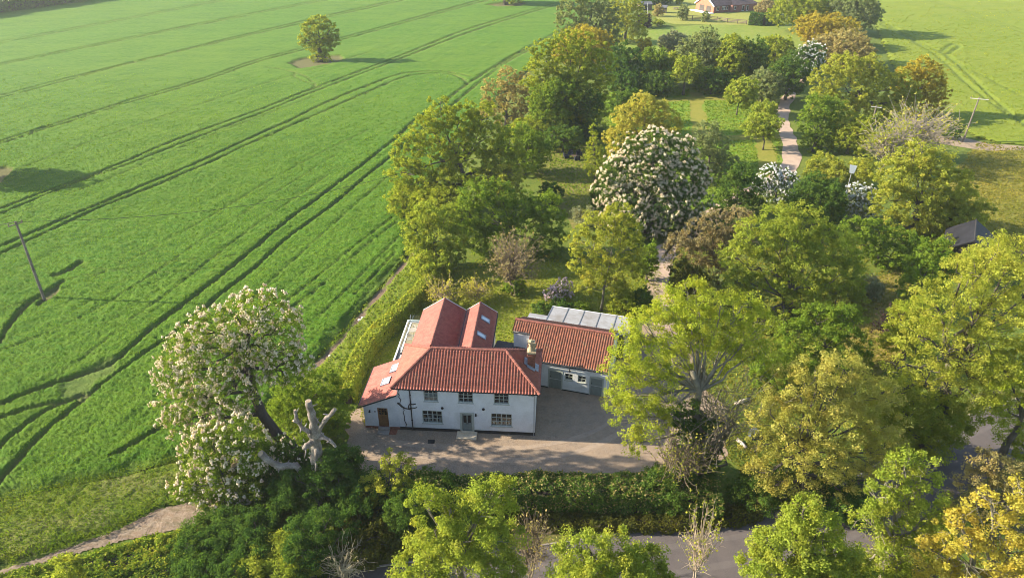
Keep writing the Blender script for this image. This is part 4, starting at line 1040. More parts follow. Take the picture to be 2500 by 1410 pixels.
def blades(name, poly, n, hfun, pal, xr, yr, size=.15, k=.0030, seed=1, cut=.3, lift=.06, upn=.45, hole=()):
    """countless crop leaves or grass blades: one object of leaf-sized faces"""
    rng = np.random.RandomState(seed)
    y = yr[0]*np.power(yr[1]/yr[0], rng.rand(n)); x = (xr[0]+(xr[1]-xr[0])*rng.rand(n))*y
    wx = (vn(x*.7, y*.7, seed)-.5)*2.2+(vn(x*2.5, y*2.5, seed+1)-.5)*.9
    m = inpoly(x+wx*.4, y+wx, poly)
    for hp in hole: m &= ~inpoly(x, y, hp)
    x = x[m]; y = y[m]
    m = rng.rand(len(x)) < np.clip((yr[1]-y)/(yr[1]*.45), 0, 1); x = x[m]; y = y[m]
    h, b = hfun(x, y); m = b < cut; x, y, h = x[m], y[m], h[m]
    P = np.stack([x, y, h+lift*(rng.rand(len(x))*1.6-.3)], 1)
    a = rng.rand(len(x))*6.283; nr = unit(np.stack([np.cos(a), np.sin(a), upn+.5*rng.rand(len(x))], 1))
    s_ = np.maximum(size, y*k)
    t = unit(np.stack([rng.normal(size=len(x))*.5, rng.normal(size=len(x))*.5, np.ones(len(x))], 1)); t = unit(t-nr*(t*nr).sum(1)[:, None]); bb = np.cross(nr, t)
    L = (s_*(.6+.8*rng.rand(len(x)))*.62)[:, None]
    V = np.stack([P-t*L, P-bb*L*.55, P+t*L, P+bb*L*.55], 1).reshape(-1, 3)
    c_, s_ = math.cos(ROWDIR), math.sin(ROWDIR); u_ = x*c_+y*s_; v_ = -x*s_+y*c_
    tn = np.clip(fbm(u_*.12, v_*.9, seed)*1.1-.3+.35*(fbm(x*.05, y*.05, seed+3)-.5)+rng.rand(len(x))*.5, 0, 1)
    o = link(name, mesh_np(name, V, np.arange(len(V)).reshape(-1, 4), False, tn), leafm(pal)); tag(o, kind='stuff'); return o
PAL['crop'] = ((.058, .155, .007), (.195, .315, .018))
PAL['crop_yellow'] = ((.17, .23, .015), (.30, .33, .04))
PAL['grass'] = ((.10, .19, .016), (.25, .31, .04))
PAL['tussock'] = ((.080, .155, .011), (.19, .25, .026))
PAL['lawn'] = ((.16, .23, .016), (.32, .32, .035))
PAL['meadow'] = ((.15, .17, .02), (.31, .27, .055))
blades('crop_leaves', CROP_POLY, 430000, crop_h, 'crop', (-1.0, .3), (34, 190), .10, .0019, 11, .30, .03, 1.1)
blades('right_crop_leaves', POLY2, 40000, crop_h2, 'crop_yellow', (.3, 1.0), (98, 330), .2, .0022, 12, .12, .03, .8)
MOWN = [strip(px(l), 3.2) for l in ([(1700, 226), (1703, 280), (1708, 338)], [(1560, 345), (1700, 338), (1908, 332)], [(1590, 246), (1720, 240), (1890, 244)], [(1860, 340), (1875, 400), (1880, 440)])]
for i_, l_ in enumerate(MOWN): sheet('mown_path', l_, .03+.004*i_, MATS['mown_turf'] if i_ else ground_mat('mown_turf', ((.16, .165, .022), (.19, .18, .03), (.13, .15, .018), (.22, .195, .045)), .1, .5, 2.5, .4, .06), .35, 1.5, 60+i_)
flat0 = lambda x, y: (np.full_like(x, .05), np.zeros_like(x))
MARGIN = px([(440,1126),(560,1050),(660,990),(760,893),(830,818),(900,738),(960,668),(1000,615),(1040,600),(1085,655),(1030,718),(965,790),(905,845),(866,915),(846,985),(800,1060),(700,1180),(600,1220),(500,1215)])
blades('margin_grass', MARGIN, 160000, verge_h, 'grass', (-.55, -.08), (36, 120), .16, .0028, 13)
blades('rough_grass', px([(-300,1296),(0,1210),(150,1176),(300,1150),(440,1112),(520,1150),(540,1200),(490,1222),(380,1246),(280,1298),(120,1352),(0,1390),(-250,1448)]), 190000, verge2_h, 'tussock', (-1.3, -.4), (30, 62), .10, .0020, 14, 2., .12, .3)
blades('lawn_grass', px([(860,1010),(905,880),(985,800),(1090,665),(1160,640),(1330,620),(1420,640),(1600,590),(1620,690),(1590,760),(1480,830),(1330,850),(1200,860),(1000,900),(890,1040)]), 120000, flat0, 'lawn', (-.3, .25), (45, 130), .12, .0022, 15, 2., .03)
blades('meadow_grass', px([(2080,960),(2090,690),(2200,640),(2330,420),(2390,345),(2450,358),(2750,368),(3100,700),(2700,760),(2420,640),(2240,720),(2220,800),(2200,920)]), 130000, flat0, 'meadow', (.35, 1.0), (48, 190), .14, .0026, 16, 2., .04)
blades('orchard_blades', px([(1270,350),(1420,240),(1560,215),(1760,222),(1890,232),(1905,300),(1900,420),(1820,470),(1700,520),(1560,430),(1450,560),(1330,470)]), 90000, flat0, 'grass', (.0, .5), (75, 290), .18, .0026, 17, 2., .04, .45, MOWN)
blades('garden_grass', px([(1600,560),(2120,560),(2120,1160),(1850,1250),(1780,1120),(1660,800),(1640,700)]), 90000, flat0, 'meadow', (.1, .6), (34, 150), .14, .0026, 18, 2., .04)
exec_trees = []
S_ = 'shrub'
# ---------------- near edge of the picture, along the lane
tree('maple_tree', 'bright lime tree with a bare forked limb, before the roadside hedge', (978, 1180, 1272, 1480), .30, 'fresh', 1.05, lobes=[(1190,1225,58),(1225,1205,40,.5),(1100,1240,45),(1035,1215,36),(1060,1290,62,-.5),(1150,1320,70,-1),(1215,1320,60),(1035,1370,60,-1),(1120,1400,75,-1.5),(1210,1400,62,-1),(1010,1440,60,-1)], clump=.42, sparse=.12, limb=1.1, bark=BARKPALE, tips=30, base=(1120, 1520))
tree('maple_tree', 'round-topped lime green tree on the bottom edge beside the pale lane', (1335, 1290, 1640, 1600), .3, 'fresh', 1.05, lobes=[(1440,1340,55),(1395,1375,50),(1510,1355,55),(1575,1370,50,.5),(1430,1430,75,-1),(1530,1430,75,-1),(1600,1420,45),(1370,1430,50),(1480,1500,90,-1)], clump=.42, tips=40, sparse=.05)
tree('maple_tree', 'vivid green tall tree standing before the lane at the bottom edge', (1812, 1215, 2110, 1560), .3, 'fresh', 1.1, lobes=[(1960,1250,40),(1930,1290,45),(2000,1290,50),(1950,1340,65),(1875,1330,45),(1850,1365,45),(2010,1350,60),(1900,1400,70,-1),(1980,1410,75,-1),(2060,1390,55),(1950,1480,100,-1)], clump=.40, tips=35)
tree('ash_tree', 'pale yellow-green tree with bare grey limbs left of the golden tree in the bottom corner', (2080, 1095, 2330, 1480), .2, 'fresh', .8, lobes=[(2210,1125,30),(2270,1130,32),(2180,1165,45),(2250,1180,48),(2140,1215,45),(2200,1240,50),(2270,1250,50),(2110,1265,40),(2150,1300,55),(2230,1320,60),(2130,1360,50),(2200,1400,70),(2300,1330,50)], clump=.38, sparse=.45, bark=BARKPALE, twigs=10)
tree('oak_tree', 'golden yellow tree with many bare upright stems filling the bottom right corner', (2250, 1170, 2640, 1620), .1, 'gold', .62, lobes=[(2420,1230,55),(2490,1200,50),(2350,1290,60),(2430,1310,65),(2500,1290,60),(2290,1350,55),(2370,1380,70,-1),(2460,1390,75,-1),(2540,1350,80),(2300,1440,70,-1),(2400,1470,80,-1),(2500,1480,90,-1)], clump=.36, sparse=.6, bark=BARKPALE, twigs=16)
tree('oak_tree', 'russet brown half-leafed tree behind the golden corner tree, beside the dark lane', (2330, 1105, 2570, 1300), .12, 'rust', .55, lobes=[(2420,1135,45),(2380,1180,45),(2470,1160,50),(2540,1170,55),(2360,1230,45),(2440,1230,55),(2520,1230,60)], clump=.36, sparse=.6, twigs=14)
bare('thicket_shrub', 'grey-brown bare thicket under the golden tree at the bottom edge', (2080, 1300, 2300, 1480), (2190, 1500), n=170, mat=TWIG, leafpal='olive', leafn=2600)
bare('sapling', 'pale leafless sapling standing in front of the lane', (1632, 1228, 1745, 1420), (1690, 1430), n=70, stems=2, tr=.06, mat=plain('twig_pale', (.42, .33, .24), .95), cat='tree', leafpal='olive', leafn=500)
bare('bramble_bush', 'brown dead bramble bush between the two lime trees on the bottom edge', (1235, 1255, 1355, 1420), (1295, 1420), n=130, mat=TWIG, cat='bush', leafpal='rust', leafn=700)
bare('dry_weeds', 'straw coloured dead stems on the bank below the golden shrub', (780, 1330, 905, 1410), (845, 1415), n=110, mat=plain('straw', (.48, .40, .24), .95), cat='weeds', stems=9, tr=.03)
tree('maple_tree', 'small lime crown just showing at the bottom left edge', (112, 1368, 212, 1480), .3, 'fresh', 1., clump=.3, tips=10)
# shrubs on the bank at lower left
SB = 'shrubs on the bank below the field'
hedge('bank_hedge', 'low overgrown hedge on the bank under the bare earth strip', smooth_line(px([(-220,1496),(-60,1462),(100,1430),(250,1390),(400,1350),(520,1315)]), 5), 2.6, .7, 'green', 1., .55, pal2='olive', wob=.5)
hedge('bank_hedge', 'lower overgrown hedge along the bottom left edge, nearest the lane', smooth_line(px([(-100,1530),(100,1490),(300,1450),(480,1410)]), 5), 3., 1.1, 'dark', 1., .55, pal2='oak', wob=.5)
for bb, p, lb in (((410, 1300, 570, 1420), 'deep', 'deep green bramble mound below the white blossom tree'),
                  ((470, 1330, 660, 1450), 'deep', 'dark ivy mound on the bottom edge left of the lime bush'),
                  ((520, 1215, 700, 1370), 'deep', 'dark leafy shrub under the lower blossom of the leaning tree'),
                  ((450, 1255, 570, 1330), 'dark', 'green shrub at the end of the bare earth strip'),
                  ((690, 1240, 850, 1420), 'deep', 'deep green shrub left of the golden shrub on the bank'),
                  ((800, 1150, 960, 1300), 'deep', 'dark shrub behind the little yellow tree by the yard'),
                  ((930, 1180, 1060, 1330), 'dark', 'dark leafy shrub behind the bare limb of the lime tree')):
    tree('shrub', lb, bb, -.12, p, 1.1, group=SB, clump=.38, trunk=True, twigs=3, tr=.07)
tree('shrub', 'lime green rounded bush on the bottom edge below the dark ivy', (590, 1318, 775, 1450), -.1, 'fresh', 1., clump=.36, group=SB, twigs=3)
tree('shrub', 'golden green feathery shrub beside the dead stems on the bank', (812, 1240, 985, 1392), -.1, 'yew', 1., clump=.36, group=SB, twigs=3, leaf=.15)
tree('willow_tree', 'little yellow-green tree at the corner of the gravel yard', (872, 1102, 1012, 1270), .05, 'olive', .8, lobes=[(955,1125,28),(985,1130,24),(950,1165,42),(900,1190,35),(985,1190,36),(940,1215,50),(985,1240,36)], clump=.3, sparse=.5, twigs=12)
# ivy mass on the pollarded stump
tree('ivy_mass', 'dark ivy thicket swallowing the stump of the pollarded trunk', (635, 1050, 905, 1330), -.08, 'deep', 1.2, base=(770, 1215), lobes=[(790,1140,36,.6),(765,1150,36,.2),(820,1120,30,1.2),(840,1135,45,1),(715,1130,38,1.3),(668,1125,36,1.2),(690,1175,44,.2),(660,1200,50),(760,1215,65,-.3),(850,1200,58),(700,1255,62,-.5),(800,1275,62,-.8),(640,1265,48)], clump=.42, cat='ivy', twigs=3)
tree('elder_bush', 'bright green bush between the stump and the clipped hedge', (660, 905, 850, 1090), -.05, 'green', 1., lobes=[(720,960,50),(780,940,50,.6),(690,1010,40),(760,1010,55),(820,990,42),(800,1050,48)], clump=.34, cat='bush', twigs=4)
# ---------------- leaning horse chestnut
bL = G(742, 1128); YL = bL[1]
pthL = [bL]+[PYL(a, b, YL+dy) for a, b, dy in ((712, 1092, 0), (676, 1060, .1), (640, 1010, .2), (618, 955, .4), (606, 900, .6), (600, 850, .8), (606, 800, 1.))]
tree('horse_chestnut_tree', 'leaning horse chestnut covered in cream blossom candles beside the crop', (385, 720, 740, 1100), base=(742, 1128), pal='green', dens=.50,
     lobes=[(640,755,52),(575,775,60),(680,800,55,1),(505,815,60,-.5),(600,830,62,1.5),(690,860,45,1),(455,860,55),(530,880,62,-1),(620,900,50,1.5),(425,905,42),(490,940,58,-.5),(575,950,55,-1),(440,985,48),(500,1010,55,-.5),(560,1030,48,-.5),(430,1030,36),(690,905,40),(735,890,26,.5)],
     bloom=BLOSSOM, bloomd=1.5, bh=.78, path=pthL, tr=.55, bark=BARKDARK, clump=.34, sparse=.25, twigs=10, limb=.8, up=.05)
tree('horse_chestnut_bush', 'low blossoming chestnut regrowth beneath the leaning tree', (435, 1035, 650, 1265), -.05, 'green', 1., lobes=[(590,1065,45),(620,1110,40,.5),(520,1080,48),(560,1130,52),(480,1110,40),(500,1170,50),(450,1185,32),(555,1195,55),(510,1235,40),(600,1180,45)], bloom=BLOSSOM, bloomd=1.5, clump=.4, cat='bush', twigs=4)
tree('horse_chestnut_bush', 'blossom dotted leafy shoots hiding the foot of the leaning trunk', (630, 1060, 790, 1165), base=(715, 1190), pal='dark', dens=.9, lobes=[(665,1085,26),(700,1095,28,-.3),(740,1105,26),(715,1125,30,-.5),(670,1120,28),(770,1120,22,.3)], bloom=BLOSSOM, bloomd=.5, clump=.34, cat='bush', twigs=4)
# ---------------- pollarded dead tree
Yd = G(775, 1235)[1]; q = lambda a, b, dy=0.: PYL(a, b, Yd+dy)
dt = empty('pollarded_tree', tuple(G(775, 1235)), 0, 'dead pollarded trunk with sawn bare grey limbs rising from dark ivy', 'tree')
oD = np.array(G(775, 1235))
def stub(pts, rad, nm, mat=DEADWOOD):
    m = MB(); P_ = [p-oD for p in pts]; rs = np.linspace(rad[0], rad[1], len(P_)); r8 = np.random.RandomState(len(nm)+len(pts))
    P_ = [a*(1-t)+b*t+r8.normal(size=3)*rad[1]*.16 for a, b in zip(P_[:-1], P_[1:]) for t in (0, .25, .5, .75)]+[P_[-1]]; rs = np.linspace(rad[0], rad[1], len(P_)); m.tube(P_, rs*(.82+.36*r8.rand(len(P_))), 11)
    for k in range(2+len(P_)//5):
        a = P_[r8.randint(1, len(P_)-1)]; e = unit(r8.normal(size=(1, 3))+np.array([[0, 0, .5]]))[0]*(rad[0]*.6+.25+.3*r8.rand())
        m.tube([a, a+e*.6, a+e+r8.normal(size=3)*.05], [.07, .05, .02], 6); o = m.build(nm, mat, dt, True)
    d_ = P_[-1]-P_[-2]; d_ = d_/np.linalg.norm(d_)
    MB().tube([P_[-1]+d_*.002, P_[-1]+d_*.012], rad[1]*.86, 10).build('cut_face', plain('cut_wood', (.52, .38, .24), .9, var=.3, scale=6), o)
stub([q(778, 1228), q(776, 1180), q(775, 1130), q(772, 1080), q(768, 1040), q(760, 1010), q(753, 978)], (.56, .22), 'trunk')
stub([q(772, 1060), q(785, 1038, -.2), q(800, 1018, -.3), q(818, 998, -.4)], (.20, .14), 'limb')
stub([q(766, 1068), q(752, 1052, -.3), q(738, 1045, -.4), q(728, 1030, -.4), q(716, 1026, -.5)], (.22, .09), 'limb')
stub([q(768, 1075), q(752, 1085, -.6), q(742, 1095, -.8)], (.27, .17), 'limb')
stub([q(776, 1070), q(795, 1068, -.5), q(810, 1078, -.8), q(820, 1090, -.9)], (.17, .09), 'limb')
stub([q(774, 1085), q(772, 1110, -.7), q(772, 1140, -.9)], (.20, .10), 'limb')
stub([q(760, 1175, 0), q(722, 1137, -.3), q(690, 1138, -.5), q(660, 1128, -.6), q(636, 1106, -.7)], (.28, .25), 'limb')
stub([q(728, 1030, -.4), q(722, 1012, -.4), q(720, 1000, -.4)], (.12, .10), 'limb')
tree('ivy_mass', 'fresh ivy climbing the front of the pollarded trunk below its sawn limbs', (690, 1100, 880, 1270), base=(778, 1268), pal='deep', dens=1.1, lobes=[(778,1150,28,.6),(802,1128,26,.8),(765,1180,36,.4),(825,1165,36,.5),(722,1172,34,.5),(700,1212,40),(780,1230,46),(855,1205,38)], clump=.36, cat='ivy', twigs=2)
# ---------------- clipped and roadside hedges
hedge('clipped_hedge', 'long clipped hedge curving between the crop margin and the house', smooth_line(px([(1092,662),(1035,722),(972,790),(912,848),(872,915),(848,985)]), 5), 1.5, 1.9, 'fresh', 1., .09, pal2='olive', wob=.12)
hedge('roadside_hedge', 'thick mixed hedge between the gravel yard and the lane', smooth_line(px([(915,1222),(1050,1228),(1200,1232),(1350,1232),(1500,1236),(1640,1240),(1750,1250)]), 5), 2.6, 2.3, 'dark', 1., .5, pal2='rust', wob=.45)
hedge('lane_bank_hedge', 'dark low growth along the far bank of the lane under the hedge', smooth_line(px([(1180,1285),(1350,1282),(1500,1285),(1700,1280),(1850,1255)]), 5), 1.4, .7, 'yew', .9, .35, wob=.4)
for bb, p, lb in (((1560, 1130, 1700, 1260), 'dark', 'ivy green shrub ending the roadside hedge beneath the big sycamore'), ((1000, 1150, 1120, 1260), 'dark', 'brownish shrub at the start of the roadside hedge')):
    tree('shrub', lb, bb, -.1, p, 1., clump=.34, twigs=3)
# ---------------- big trees to the right of the yard
tree('sycamore_tree', 'big lime sycamore with bare inner limbs and an ivy covered trunk beside the gravel yard', (1478, 690, 1900, 1120), base=(1706, 1150), pal='lime', dens=1.15,
     lobes=[(1680,715,38,2),(1705,745,50,1.5),(1640,745,45,1),(1760,735,42,2),(1810,750,45,2),(1580,790,52,0),(1640,810,58,1),(1720,810,62,2.5),(1800,810,58,2),(1860,790,42,2),(1530,840,48,-.5),(1590,870,52,-.5),(1520,905,46,-.8),(1660,870,45,2.5),(1870,860,42,1.5),(1500,975,30,-1),(1560,960,50,-1.2),(1540,1030,40,-1.2),(1590,1030,42,-1.5),(1620,940,35,-1),(1770,870,40,3),(1545,1085,28,-1.2),(1740,815,50,1),(1690,790,45,0),(1640,880,42,1),(1610,985,38,-.5),(1810,840,40,1.5),(1680,930,32,2.5),(1580,910,40,.5)],
     clump=.42, sparse=.28, twigs=8, tips=90, bark=BARKPALE, tr=.5, limb=.75)
tree('ivy_column', 'dark ivy wrapped round the sycamore trunk', (1630, 990, 1770, 1200), base=(1706, 1160), pal='deep', dens=1., lobes=[(1700,1130,45),(1690,1080,38),(1670,1030,30),(1705,1040,32),(1735,1030,26),(1720,1090,34),(1655,1000,20),(1690,990,20)], clump=.3, cat='ivy', twigs=2)
bare('bare_tree', 'pale leafless branches spreading inside the sycamore towards the yellow tree', (1640, 860, 1930, 1130), (1720, 1150), n=120, stems=8, tr=.12, mat=BARKPALE, cat='tree', leafpal='straw', leafn=900)
bare('twiggy_shrub', 'brown tangle of twigs at the corner of the gravel yard', (1560, 1040, 1720, 1215), (1650, 1200), n=150, mat=TWIG, leafpal='olive', leafn=900)
tree('field_maple_tree', 'large straw-yellow tree between the sycamore and the lane', (1780, 870, 2200, 1260), .10, 'straw', 1., lobes=[(1990,905,50,1),(2060,900,50,2),(1930,945,55,1),(2010,970,65,1),(2090,960,60,2),(2150,960,45,2),(1880,1010,50),(1960,1045,65,-.5),(2050,1040,65),(2130,1030,60,1),(1850,1090,45,-.5),(1920,1115,60,-1),(2000,1120,62,-1),(2090,1110,60),(2160,1090,45,1),(1840,1150,32,-1),(1890,1185,38,-1.2),(1960,1195,42,-1.2),(2050,1190,45,-.8),(2120,1170,42),(1870,1225,22,-1.2)], clump=.42, sparse=.2, twigs=5)
tree('lime_tree', 'large rounded green tree in the middle of the right-hand trees behind the sycamore', (1760, 500, 2115, 905), base=(1908, 762), pal='fresh', dens=1., lobes=[(1900,540,45,1),(1960,545,48,2),(1840,580,50,1),(1920,605,62,1),(2010,590,52,2),(2070,610,38,2),(1800,630,42,0),(1870,660,52,0),(1960,670,65,.5),(2050,670,52,2),(1800,690,30,-.5),(1960,750,55,-.5),(2040,745,60,1.5),(2080,700,32,2),(1990,820,60,-.5),(2060,815,50,1),(1850,790,40,-3),(1900,800,40,-4)], clump=.42, sparse=.15, twigs=6, bark=BARK, tr=.36)
tree('hazel_tree', 'shaded green lower tree in front of the large rounded green tree', (1905, 745, 2120, 925), .02, 'green', 1., lobes=[(1990,780,45,1),(2060,785,42,1),(1940,820,42),(2010,830,50),(2080,840,40),(1960,870,42,-.6),(2040,885,46,-.6),(2090,880,32)], clump=.4, twigs=3)
tree('elder_bush', 'low green bush between the sycamore and the straw-yellow tree', (1830, 860, 1945, 965), -.02, 'green', .9, clump=.36, twigs=3, cat='bush')
tree('elder_bush', 'dark green bush under the straw-yellow tree beside the lane', (1790, 1130, 1930, 1260), -.08, 'dark', .9, clump=.36, twigs=3, cat='bush')
tree('elder_bush', 'dark green bush under the straw-yellow tree, nearer the golden tree', (1960, 1150, 2120, 1270), -.08, 'deep', .9, clump=.36, twigs=3, cat='bush')
tree('hazel_tree', 'tall shrubby green tree between the glade and the huge yellow-green tree', (2170, 700, 2290, 900), -.02, 'oak', .9, clump=.38, twigs=4)
tree('hazel_tree', 'leafy tree beyond the barn at the meadow edge', (2255, 470, 2400, 575), -.02, 'olive', .9, clump=.4, twigs=3)
tree('shrub', 'pale twiggy shrub in front of the barn wall', (2255, 575, 2345, 660), -.05, 'oak', .8, clump=.32, twigs=6, sparse=.4)
tree('hazel_tree', 'shaded green tree filling the gap behind the pale panelled roof and drive', (1560, 590, 1606, 690), -.02, 'green', .8, clump=.3, twigs=3)
tree('hazel_tree', 'dark green tree at the left of the clearing behind the golden-green oak', (1225, 300, 1335, 430), -.02, 'green', .9, clump=.38, twigs=3)
tree('hazel_tree', 'dark leafy tree at the far side of the clearing', (1330, 300, 1420, 375), -.02, 'dark', .9, clump=.36, twigs=3)
tree('hazel_tree', 'mid green tree behind the yellow weeping willow', (1490, 215, 1560, 300), -.02, 'dark', .9, clump=.36, twigs=3)
tree('hazel_tree', 'leafy tree between the barn gable and the huge yellow-green tree', (2345, 585, 2450, 700), -.02, 'olive', .9, clump=.4, twigs=3)
tree('oak_tree', 'huge yellow-green tree filling the right edge below the barn', (2090, 575, 2620, 1120), .12, 'olive', 1., lobes=[(2430,620,52,2),(2500,615,60,2),(2350,670,58,1),(2440,690,70,1),(2540,690,80,1),(2280,740,52,0),(2370,760,72,0),(2470,780,80,0),(2240,820,48,-.5),(2320,850,70,-.8),(2420,860,80,-.8),(2530,840,90,0),(2190,900,45,-.8),(2260,930,62,-1),(2350,950,65,-1),(2430,930,60,-1),(2150,960,40,-.8),(2200,1000,50,-1),(2290,1020,55,-1.2)], clump=.46, sparse=.15, twigs=4)
tree('maple_tree', 'brighter yellow-green tree overhanging the dark lane at the right edge', (2390, 860, 2620, 1110), .3, 'lime', .95, lobes=[(2450,900,48),(2520,890,60),(2420,950,42),(2490,970,55),(2420,1010,36),(2480,1050,40),(2545,1000,60),(2500,1085,36)], clump=.42, sparse=.3, twigs=7)
tree('hornbeam_tree', 'dull green low tree beside the dark lane below the huge yellow-green tree', (2110, 960, 2370, 1150), .05, 'oak', 1., lobes=[(2170,990,50),(2240,990,60),(2310,1010,48),(2140,1050,50),(2200,1070,58),(2270,1070,55),(2330,1050,36),(2180,1120,42),(2240,1120,38)], clump=.4, twigs=3)
tree('shrub', 'soft green shrub column left of the huge yellow-green tree', (2208, 575, 2315, 770), -.05, 'green', 1., lobes=[(2280,610,36,1),(2250,650,38),(2290,660,34,.5),(2230,700,34),(2275,710,38),(2250,750,36)], clump=.34, twigs=3)
tree('shrub', 'silvery grey rounded bush in the dry glade', (2088, 672, 2155, 735), -.1, 'silver', 1., clump=.26, twigs=3)
bare('dead_shrub', 'black dead shrub on the dry grass of the glade', (2125, 760, 2200, 835), (2165, 838), n=80, mat=plain('dead_black', (.05, .035, .035), .95), leafpal='purple', leafn=900)
# ---------------- around the back garden
tree('birch_tree', 'slender yellow-green tree with a pale trunk behind the garden room', (1378, 500, 1605, 720), base=(1468, 758), pal='olive', dens=.85, lobes=[(1505,525,34),(1460,550,42),(1530,560,42),(1420,590,38),(1490,600,48),(1545,610,40),(1410,640,30),(1450,660,38),(1520,660,44),(1560,655,26),(1430,700,22),(1500,695,34)], clump=.36, sparse=.4, twigs=9, bark=BARKPALE, tr=.16)
bare('apple_tree', 'bare spreading old fruit tree on the shaded lawn', (1188, 572, 1328, 700), (1250, 716), n=150, stems=1, tr=.17, mat=TWIG, cat='tree', leafpal='brown', leafn=1700)
tree('shrub', 'small green bush at the foot of the bare fruit tree', (1225, 678, 1282, 722), -.1, 'green', .9, clump=.24, twigs=3)
tree('cherry_bush', 'pale pink blossom shrub beside the pale panelled garden room', (1325, 688, 1394, 742), -.05, 'grey', .5, lobes=[(1345,715,16),(1372,702,20),(1380,722,14),(1345,730,12),(1360,715,18)], bloom=LILAC, bloomd=2.6, bh=.6, clump=.22, cat='bush', twigs=3)
for i, (bb, p, lb) in enumerate((((1298, 735, 1345, 782), 'dark', 'green border plants at the corner of the garden room'), ((1340, 728, 1395, 768), 'deep', 'dark border plants under the pink blossom shrub'), ((1490, 700, 1570, 775), 'oak', 'light shrub behind the garden room beside the slender tree'), ((1545, 700, 1592, 775), 'dark', 'dark shrub between the garden room and the drive'), ((1400, 735, 1440, 765), 'green', 'small green plant behind the panelled roof'))):
    tree('border_shrub', lb, bb, -.1, p, 1., clump=.24, group='shrubs bordering the garden room', twigs=2, cat='shrub')
for i, (bb, lb) in enumerate((((1040, 682, 1130, 755), 'arching bare bush with pale twigs at the end of the clipped hedge'), ((1125, 690, 1200, 735), 'low bare bush with pale twigs behind the rear wings'))):
    bare('twiggy_bush', lb, bb, None, n=90, mat=plain('twig_warm', (.36, .28, .15), .95), cat='bush', leafpal='willow', leafn=900, stems=7, tr=.03)
tree('shrub', 'dark yew clump beside the drive in the garden', (1612, 630, 1712, 770), -.08, 'yew', 1.1, lobes=[(1668,665,30),(1695,680,32),(1662,710,28),(1690,730,36),(1660,750,26)], clump=.32, twigs=3)
tree('shrub', 'blue-grey conifer bush beside the dark yew clump', (1690, 650, 1760, 730), -.05, 'grey', .9, clump=.26, twigs=3)
tree('old_apple_tree', 'grey-brown twiggy orchard tree left of the large rounded green tree', (1622, 505, 1850, 690), base=(1748, 690), pal='brown', dens=.75, lobes=[(1800,530,34),(1750,545,36),(1700,570,42),(1660,600,36),(1720,610,42),(1780,590,42),(1825,570,30),(1695,645,30),(1745,640,36)], clump=.34, sparse=.55, twigs=14, bark=TWIG)
tree('horse_chestnut_tree', 'broad domed horse chestnut smothered in cream candles in mid garden', (1455, 320, 1732, 585), -.02, 'dark', 1., lobes=[(1600,355,42,2),(1550,375,42,1),(1650,375,42,2),(1510,420,42,0),(1580,420,58,0),(1655,430,55,1),(1695,440,38,2),(1490,470,36,0),(1540,490,52,-1),(1620,500,58,-1.2),(1685,500,45,0),(1500,525,32,-.5),(1570,545,45,-1.5),(1640,560,48,-1.2),(1690,545,36,-.3)], bloom=BLOSSOM, bloomd=1.5, bh=.62, clump=.42, twigs=3)
tree('shrub', 'greyish flowering shrub left of the slender yellow-green tree', (1395, 500, 1460, 560), -.05, 'silver', .9, clump=.28, twigs=3)
tree('larch_tree', 'thin conical tree standing beside the garden chairs', (1424, 300, 1478, 425), base=(1451, 445), pal='oak', dens=.8, lobes=[(1448,310,8),(1449,330,13),(1450,352,18),(1450,375,23),(1451,398,25),(1450,415,20)], clump=.28, sparse=.3, twigs=6, tr=.12, cat='tree')
tree('sallow_tree', 'soft pale green tree behind the domed blossom tree', (1678, 296, 1792, 445), .02, 'grey', .95, lobes=[(1725,325,30),(1700,360,30),(1750,355,34),(1720,395,38),(1765,400,30),(1735,430,32)], clump=.36, twigs=3)
tree('willow_tree', 'yellow weeping willow beyond the domed blossom tree', (1480, 232, 1665, 405), .02, 'willow', 1., lobes=[(1570,255,30,1),(1535,285,36),(1600,280,36,1),(1635,305,30),(1560,315,40),(1510,335,32),(1525,370,36),(1600,330,40)], clump=.40, twigs=3)
# ---------------- left belt beside the crop
BL_ = 'trees along the crop edge'
tree('oak_tree', 'broad golden-green oak at the crop edge behind the utility pole', (940, 243, 1305, 510), base=(1130, 500), pal='oak', dens=1., lobes=[(1075,275,40,1),(1130,290,45,2),(1190,290,40,3),(1040,320,45,0),(1110,335,58,1),(1190,335,52,2),(1245,350,40,3),(1000,365,42,0),(1060,385,55,0),(1140,395,60,0),(1220,400,50,2),(980,420,38,-.5),(1030,440,45,-.8),(1090,450,50,-.8),(1270,400,34,3),(985,470,30,-.5)], clump=.44, sparse=.3, twigs=6, group=BL_)
tree('hawthorn_tree', 'grey-green low tree below the utility pole at the crop edge', (962, 440, 1135, 540), .0, 'oak', 1., clump=.36, twigs=3, group=BL_)
tree('ash_tree', 'half-leafed olive tree with pale branches right of the utility pole', (1150, 382, 1285, 500), .1, 'olive', .6, clump=.32, sparse=.6, twigs=12, bark=BARKPALE, group=BL_)
tree('sycamore_tree', 'dark green tree with bright tips above the shaded lawn', (1095, 448, 1385, 640), .02, 'green', 1.1, lobes=[(1160,480,40),(1215,475,40,1),(1130,520,40),(1200,525,52),(1270,510,42,1),(1330,500,36,1),(1350,540,32,.5),(1290,560,50,-.3),(1220,585,50,-.6),(1340,590,42),(1160,580,42,-.3)], clump=.40, twigs=3, tips=40, group=BL_)
tree('field_maple_tree', 'rounded yellow-green tree at the far end of the clipped hedge', (985, 490, 1135, 665), -.02, 'fresh', 1.05, lobes=[(1045,520,34),(1085,530,34,.5),(1020,560,38),(1070,570,45),(1110,580,32),(1020,610,36),(1060,625,38,-.4),(1100,625,30)], clump=.36, twigs=3, group=BL_)
tree('shrub', 'yellow-green shrub joining the rounded tree to the clipped hedge', (1005, 610, 1100, 700), -.1, 'fresh', 1., clump=.3, twigs=3)
